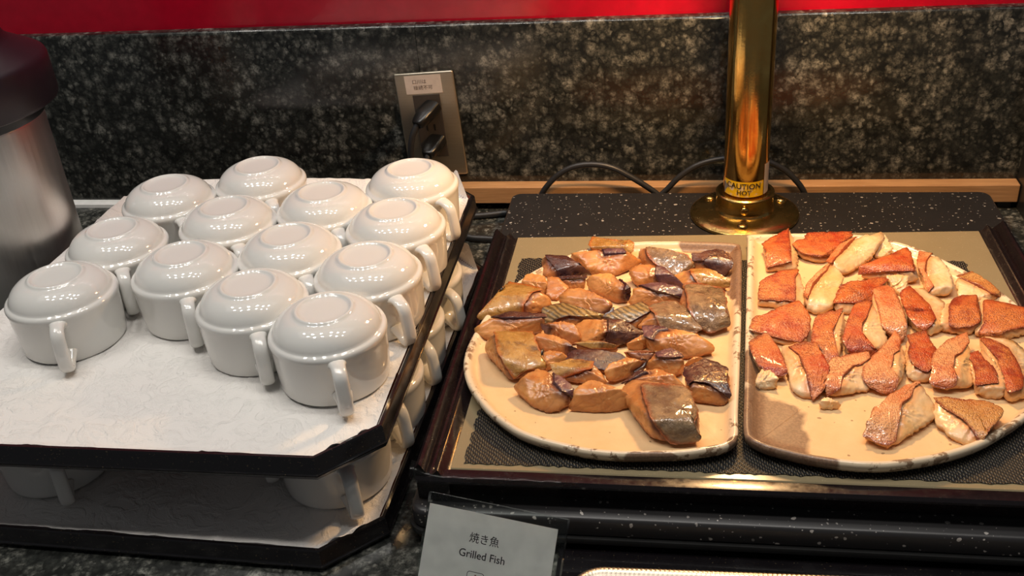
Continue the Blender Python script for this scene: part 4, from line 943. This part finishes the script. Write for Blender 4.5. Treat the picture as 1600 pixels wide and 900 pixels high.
  [(149.2,-399,71.7),(140.9,-438.2,71.7),(137.3,-452.6,74.1),(150.8,-377.3,71.7)],
  'tall narrow red fish piece with peach right side, left of centre on the right plate'),
 ('R','char',67,[(151.6,-340.2,76.9),(163,-332.7,77.6),(173.6,-331.2,78.2),(189.1,-321.7,77.1),(196.4,-327,76.8),(185.5,-344.3,78.4),(180.4,-344.8,77.3),(178,-356.5,72.5),(164.2,-363.8,74.6),(142.9,-369.4,77)],
  [(143,-369.6,75.8),(164.4,-364.5,71.6),(161.3,-368.6,68.5),(156.2,-373.2,68.5),(149.3,-372.9,69.6)],
  'fish piece with dark glazed burn on its back edge, centre of the right plate'),
 ('R','red',68,[(161.6,-372.7,77.9),(174.5,-367.8,78.6),(176.2,-371.1,79.2),(174,-379.3,78.1),(167,-400,78.7),(162.5,-408.5,79.4),(160.6,-422.4,78.3),(162.9,-439.3,78.9),(170.5,-442.9,75.6),(165.2,-443.9,69.5),(150.1,-442.6,70.2),(146.5,-441.3,75.9),(142.9,-430.6,78.6),(150.9,-405.5,79.2)],
  [(174.2,-399.8,72.7),(182.6,-422.3,72.7),(170.4,-442.8,76.8),(178.3,-372.6,72.7)],
  'twisted scaly red fish piece with white wedge on its right, centre of the right plate'),
 ('R','pink',68,[(182.4,-345.9,77.9),(195.9,-339.7,78.6),(197.2,-345.4,79.2),(198.9,-366.4,78.1),(198.8,-401.2,78.7),(197.9,-414,72.2),(194.8,-418,69.5),(186,-406.4,69.7),(179.4,-405.2,77.6),(181.3,-375.2,78.4)],
  [(179.3,-347.7,72.7),(180.9,-351.3,79.7),(174.5,-397.7,72.7),(198.3,-348.6,79.7),(206.2,-381.7,72.7),(199.5,-405.8,79.7)],
  'upright mottled pink fish strip at the centre of the right plate'),
 ('R','char',67,[(205.7,-350.7,76.3),(216.2,-338.7,76.9),(220.4,-352.4,77.5),(224.7,-368.6,76.4),(227.3,-391.3,77),(224.3,-400.8,77.6),(216.2,-402,71.6),(209.1,-400.5,75.2),(204.7,-389.9,77.8),(204.1,-366.3,76.7)],
  [(227.4,-331.5,71.4),(233.6,-346.5,71.4),(242.8,-356.5,71.4),(230.9,-396,71.4),(216.5,-402.4,69.2),(233.3,-400.1,71.4),(221.3,-408.5,68.5),(208.5,-399.9,72.1)],
  'fish piece with glossy blackened red burn right of centre on the right plate'),
 ('R','red',67,[(249.2,-362.2,76.3),(256.7,-355.1,76.9),(268.6,-355.8,77.5),(267.8,-369.7,76.4),(262.1,-398.7,77),(252.3,-403.2,75.1),(240.2,-401.8,72.6),(239.8,-388,77.2)],
  [(234.7,-378.7,77.4),(244.8,-364.1,77.4),(235.5,-402.9,70.6),(229.8,-398.8,75.8),(262.8,-398.9,75.2),(254.6,-404.3,68.5),(242.5,-403.7,68.5)],
  'bright red fish piece with white left side, right part of the right plate'),
 ('R','red',67,[(276.2,-361.5,76.3),(286.3,-364.5,76.9),(297.6,-370.7,77.5),(305.7,-373.1,76.4),(310.5,-382.5,77),(301.1,-403.6,77.6),(282,-409.8,76.6),(275.8,-410,72.6),(260.2,-408.7,70.1),(266.5,-398.1,76.7)],
  [(277.4,-345.5,71.4),(275.9,-366.4,77.9),(257.8,-408.4,69.2),(256.9,-406.6,71.4),(266.4,-381.2,71.4),(271.7,-355.8,71.4),(302,-403.8,75.1),(300.9,-405.2,70.1),(281.8,-411.6,68.5)],
  'broad dull red fish piece at the right edge of the picture'),
 ('R','red',68,[(63.5,-437.4,76.6),(76.9,-423.4,77.2),(80.7,-424.2,77.7),(86.3,-444.8,76.8),(91.5,-473.3,77.3),(91.4,-477.5,73.7),(82.9,-481,71.3),(69.8,-469.2,75.2),(64.3,-452.4,78)],
  [(83,-481.2,69.5),(67.3,-460.1,72.1)],
  'speckled red fish piece nearest the left edge of the right plate'),
 ('R','',67,[],
  [(67.4,-482.3,77),(71.4,-476.5,77),(79.6,-478.1,77),(84.5,-489.8,77),(81.1,-492.4,69),(70.7,-494,68.5),(65,-491.3,72.3)],
  'small peeled white fish bit in front of the speckled red piece'),
 ('R','red',67,[(96.1,-443.7,76.9),(107.3,-438.3,77.6),(119.1,-437.8,78.2),(121.5,-450.9,77.1),(124.7,-472.6,77.7),(125.1,-478.2,78.4),(118.9,-499.6,74.8),(109.5,-506.3,68.5),(106.4,-484.7,78.5),(103.4,-456.9,77.4)],
  [(90.1,-435.1,71.7),(95.3,-430.9,71.7),(107,-506.5,68.5),(99.8,-502.4,68.5),(95.6,-495.5,71.7),(92.8,-473.7,71.7),(91.4,-452.8,71.7)],
  'curved fish piece with white left flank and deep red skin, front left on right plate'),
 ('R','pink',67,[(126.1,-470.5,76.3),(130.9,-460.8,76.9),(145.6,-455.4,77.5),(159.8,-451.4,76.4),(160,-459.9,77),(152.9,-469.5,77.6),(145.4,-472.9,76.6),(136,-486.1,77.2),(132.9,-499.5,75.2),(124.7,-501,69),(121.5,-492.3,77.3)],
  [(151,-471.8,77.9),(153.6,-483.5,71.4),(156.9,-492.9,69.8),(144,-496,69.1),(133.4,-500,68.5),(122.2,-501.4,68.5)],
  'pink fish piece with bare peach lower half, front left of centre on the right plate'),
 ('R','pink',67,[(155.1,-469.3,76.3),(169.2,-450.7,76.9),(180,-431.6,77.5),(187.2,-417.7,76.4),(190.8,-430.6,77),(186.3,-447.3,77.6),(179.5,-454.7,76.6),(175.1,-474.4,77.2),(179.8,-485.1,77.8),(176.3,-492.4,71.4),(168.2,-494.9,68.5),(157.6,-489.8,72.1),(152.2,-482.3,76.9)],
  [(192.7,-450.4,71.4),(185.7,-475.8,71.4),(179.4,-486,71.4),(152.9,-484.8,76.1)],
  'shiny pink fish piece with pointed top, front centre of the right plate'),
 ('R','red',67,[(197.9,-423.2,76.3),(214.8,-414.4,76.9),(214.8,-430.4,77.5),(216.9,-444.4,76.4),(211.8,-454.1,77),(209.8,-469.1,77.6),(203.1,-476.1,76.6),(195.3,-469,77.2),(193.3,-454,77.8),(197.9,-440.7,76.7)],
  [(191.8,-446.6,71.4),(206.6,-476.8,71.4),(205.7,-478.2,68.5),(195.6,-478.6,68.5),(189,-471.1,71.4)],
  'red scaly fish piece with white base right of centre on the right plate'),
 ('R','pink',68,[(219.5,-443.7,77.3),(227.1,-433.6,77.9),(236.1,-427.2,78.5),(247.1,-420.3,77.4),(244.8,-435.1,78),(235.6,-450.8,78.6),(229.1,-456.2,77.6),(224.6,-472,78.2),(225.7,-482.8,78.8),(223.8,-488.4,73.2),(213,-489.8,71.3),(204.5,-485.8,73.9),(209.7,-469.4,77.9),(212.2,-456.2,78.5)],
  [(235.9,-454.1,78.9),(244.9,-456.4,72.4),(240.2,-465.9,72.4),(243.6,-468.5,72.4),(238,-485.1,71.3),(226.8,-488.4,69.5),(213.2,-489.9,69.5)],
  'fish piece with browned top edge and white torn right side on the right plate'),
 ('R','red',67,[(240.3,-451.9,76.3),(250.7,-445.8,76.9),(252.5,-457,77.5),(255.6,-471.9,76.4),(254.8,-488.8,77),(237.2,-493.7,76.9),(242.7,-476.3,76.6),(242.5,-461.6,77.2)],
  [(237.5,-493.8,75),(259.7,-494.3,77.4),(258.1,-498.6,68.5),(247.3,-497.4,68.5),(239.9,-495.9,71.6),(255.2,-443.5,77.4),(259,-452.8,77.4),(262.4,-479.2,77.4)],
  'small scaly red fish piece with white back, front right of the right plate'),
 ('R','red',67,[(256.7,-424.2,76.9),(265.2,-426.9,77.6),(275.6,-440.2,78.2),(276.2,-460.2,77.1),(276.5,-482.7,77.7),(271.7,-496.9,78.4),(259.3,-500,76.5),(261.8,-485.3,77.9),(263.1,-458.1,78.5)],
  [(265.9,-412.9,71.7),(280.8,-413.4,71.7),(291.5,-433.7,71.7),(283,-473.1,71.7),(274.5,-498.7,70.4),(262.3,-502.6,68.5),(259.1,-498.5,68.5)],
  'long fish piece with orange red skin along the right rim of the right plate'),
 ('R','pink',67,[(154.3,-529.9,78.9),(160.7,-529,79.7),(169.2,-514.6,80.5),(180.1,-502.8,79.1),(193.7,-494.5,79.9),(192.8,-501.8,80.7),(187.6,-504.5,79.3),(182.5,-518.5,80.1),(174.7,-527.4,80.8),(171.6,-540.4,79.5),(165.7,-561.2,72.1),(156.9,-564.2,71.2),(142.6,-558.4,73.9),(148.4,-546,80.5)],
  [(192.8,-498.8,81),(196,-507.8,72.6),(204.2,-522.5,72.6),(195.9,-531.1,72.6),(181.8,-540.6,72.6),(176.2,-553.5,72.6),(166.1,-561.2,68.5),(158.9,-565.4,68.5),(142.4,-558.2,71.2)],
  'large mottled fish piece with white right side, frontmost left on the right plate'),
 ('R','brown',67,[(202.4,-512.5,76.3),(211.4,-510.3,76.9),(222.6,-515.6,77.5),(240.9,-515.1,76.4),(246.2,-527.9,77),(245,-534.3,77.6),(234.5,-542.2,76.6),(230.7,-554,77.2),(225.5,-558.7,71.5),(221.1,-548.6,76.7),(217.5,-539.3,77.3),(209,-527.1,76.3),(205,-520.7,76.9)],
  [(200.9,-528.4,71.4),(208,-519,71.4),(226.3,-558.7,68.5),(214.5,-558.6,68.5),(206.5,-551.1,71.4),(198.4,-535.8,71.4)],
  'browned folded fish piece with white left flank, frontmost right on the right plate'),
 ('R','',67,[],
  [(113.2,-515.3,74),(120.9,-508.9,74),(131,-515.3,74),(131.4,-515.6,69.7),(124.3,-517.6,68.5),(116.3,-518,68.5)],
  'tiny white fish crumb at the front left of the right plate'),
]
for _i, _f in enumerate(FISH): fish(_i, *_f)

# ------------------------------------------------------------------ sign
top_l, top_r = Vector((-173.5, -659, 90)), Vector((-71.2, -681.2, 90))
ex = (top_r - top_l).normalized(); tilt = math.radians(38)
hor = Vector((ex.y, -ex.x, 0)).normalized()
if hor.y > 0: hor = -hor
dn = (Vector((0, 0, -1)) * math.cos(tilt) + hor * math.sin(tilt)).normalized()
HS = (90 - 1) / math.cos(tilt); W = (top_r - top_l).length
t = thing('sign_holder', 'clear acrylic stand with white grilled fish sign before the warmer', 'sign', (top_l + top_r) / 2 + dn * HS)
nrm = ex.cross(dn).normalized()
if nrm.z < 0: nrm = -nrm
def sheet(name, x0, x1, d0, d1, o0, o1, mat, parent=t):
    C8 = [top_l + ex * x + dn * d + nrm * o for o in (o0, o1) for x, d in ((x0, d0), (x1, d0), (x1, d1), (x0, d1))]
    return mesh(name, [tuple(p) for p in C8], [(0, 1, 2, 3), (7, 6, 5, 4), (0, 4, 5, 1), (1, 5, 6, 2), (2, 6, 7, 3), (3, 7, 4, 0)], mat, parent, smooth=False)
sheet('front_pane', 0, W, 0, HS, .7, 2.2, M_acryl)
sheet('back_pane', 0, W, 0, HS, -2.2, -.7, M_acryl)
pp = sheet('paper', 1.2, W - 6.5, 8, HS - 1, -.3, .1, M_paper)
toe = [top_l + dn * HS, top_r + dn * HS]
V = [p + q for q in (Vector((0, 0, .2)), Vector((0, 0, 2.2))) for p in (toe[0], toe[1], toe[1] - hor * 45, toe[0] - hor * 45)]
mesh('foot_pane', [tuple(p) for p in V], [(0, 1, 2, 3), (7, 6, 5, 4), (0, 4, 5, 1), (1, 5, 6, 2), (2, 6, 7, 3), (3, 7, 4, 0)], M_acryl, t, smooth=False)
def on_sheet(x, d, o=.25):
    return lambda co: (top_l + ex * (x + co.x * 1000) + dn * (d - co.y * 1000) + nrm * o) / 1000 - Vector(t.location)
def sheet_text(s, size, x, d, bold=0):
    text('lettering', s, size, M_ink, None, pp, warp=on_sheet(x, d), bold=bold)
sheet_text('焼き魚', 7.6, 46.5, 26.0, .03)
sheet_text('Grilled Fish', 7.6, 46.5, 37.2, .06)
# rounded square icon with a red figure
ro = rounded_rect(-6.5, -6.5, 6.5, 6.5, 2); ri = rounded_rect(-6.1, -6.1, 6.1, 6.1, 1.7)
V = [tuple(on_sheet(44, 55, .25)(Vector((x / 1000, y / 1000, 0))) * 1000) for x, y in ro + ri]; n = len(ro)
mesh('icon_frame', V, [(k, (k + 1) % n, n + (k + 1) % n, n + k) for k in range(n)], M_ink, pp, smooth=False, local=True)
V, Fs = [], []
for k in range(9):
    y = 4.6 - k * 1.0; ww = .5 + 1.1 * math.sin((k + .6) / 9.5 * PI) * (1 if k % 2 else .72); b = len(V)
    V += [tuple(on_sheet(44, 55, .25)(Vector((x / 1000, yy / 1000, 0))) * 1000) for x, yy in ((-ww, y), (ww, y + .1), (ww * .8, y - .75), (-ww * .9, y - .8))]; Fs.append((b, b + 1, b + 2, b + 3))
mesh('icon_figure', V, Fs, M_redink, pp, smooth=False, local=True)

# ------------------------------------------------------------------ silver platter on a black board, at the bottom edge
bd = from_bm('serving_board', box_bm((-88, -980, .2), (420, -603, 6), 1.5), M_lacq, smooth=False)
tag(bd, 'flat black board lying before the warmer under the silver platter', 'board')
t = thing('silver_platter', 'silver platter with embossed rope rim at the bottom edge', 'platter', (120, -800, 6.2))
PL = rounded_rect(-72, -960, 330, -651.5, 26, 30)
dense = []
for i in range(len(PL)):
    a, b = Vector((*PL[i], 0)), Vector((*PL[(i + 1) % len(PL)], 0)); k = max(1, int((b - a).length / 1.1))
    for j in range(k): dense.append(a.lerp(b, j / k))
n = len(dense); cen = Vector((129, -803, 0)); rings = []
nor = []
for i in range(n):
    tg = (dense[(i + 2) % n] - dense[(i - 2) % n]).normalized(); nor.append(Vector((tg.y, -tg.x, 0)))
arc = np.r_[0, np.cumsum([(dense[(i + 1) % n] - dense[i]).length for i in range(n - 1)])]
ROT = Matrix.Rotation(math.radians(1.3), 3, 'Z')
for off, z, amp, ph in ((-1, 19, 0, 0), (0, 20.5, .2, 0), (1.2, 21.3, .35, .5), (2.8, 21.6, .5, 1.8), (4.4, 21.3, .4, 3.1), (5.6, 20.4, .2, 3.4), (7, 19.8, 0, 0), (16, 14, 0, 0), (22, 9, 0, 0), (26, 8, 0, 0)):
    rings.append([cen + ROT @ (dense[i] - nor[i] * off - cen) + Vector((0, 0, z + amp * math.sin(arc[i] / 3.4 * 2 * PI + ph))) for i in range(n)])
V, Fs = loft(rings, cap1=True)
mesh('dish', V, Fs, M_silver, t)
V, Fs = loft([[cen + ROT @ (dense[i] - nor[i] * off - cen) + Vector((0, 0, z)) for i in range(n)] for off, z in ((-1, 19), (8, 13), (24, 6.5), (30, 6.4))], cap1=True)
mesh('underside', V, Fs, M_silver, t)
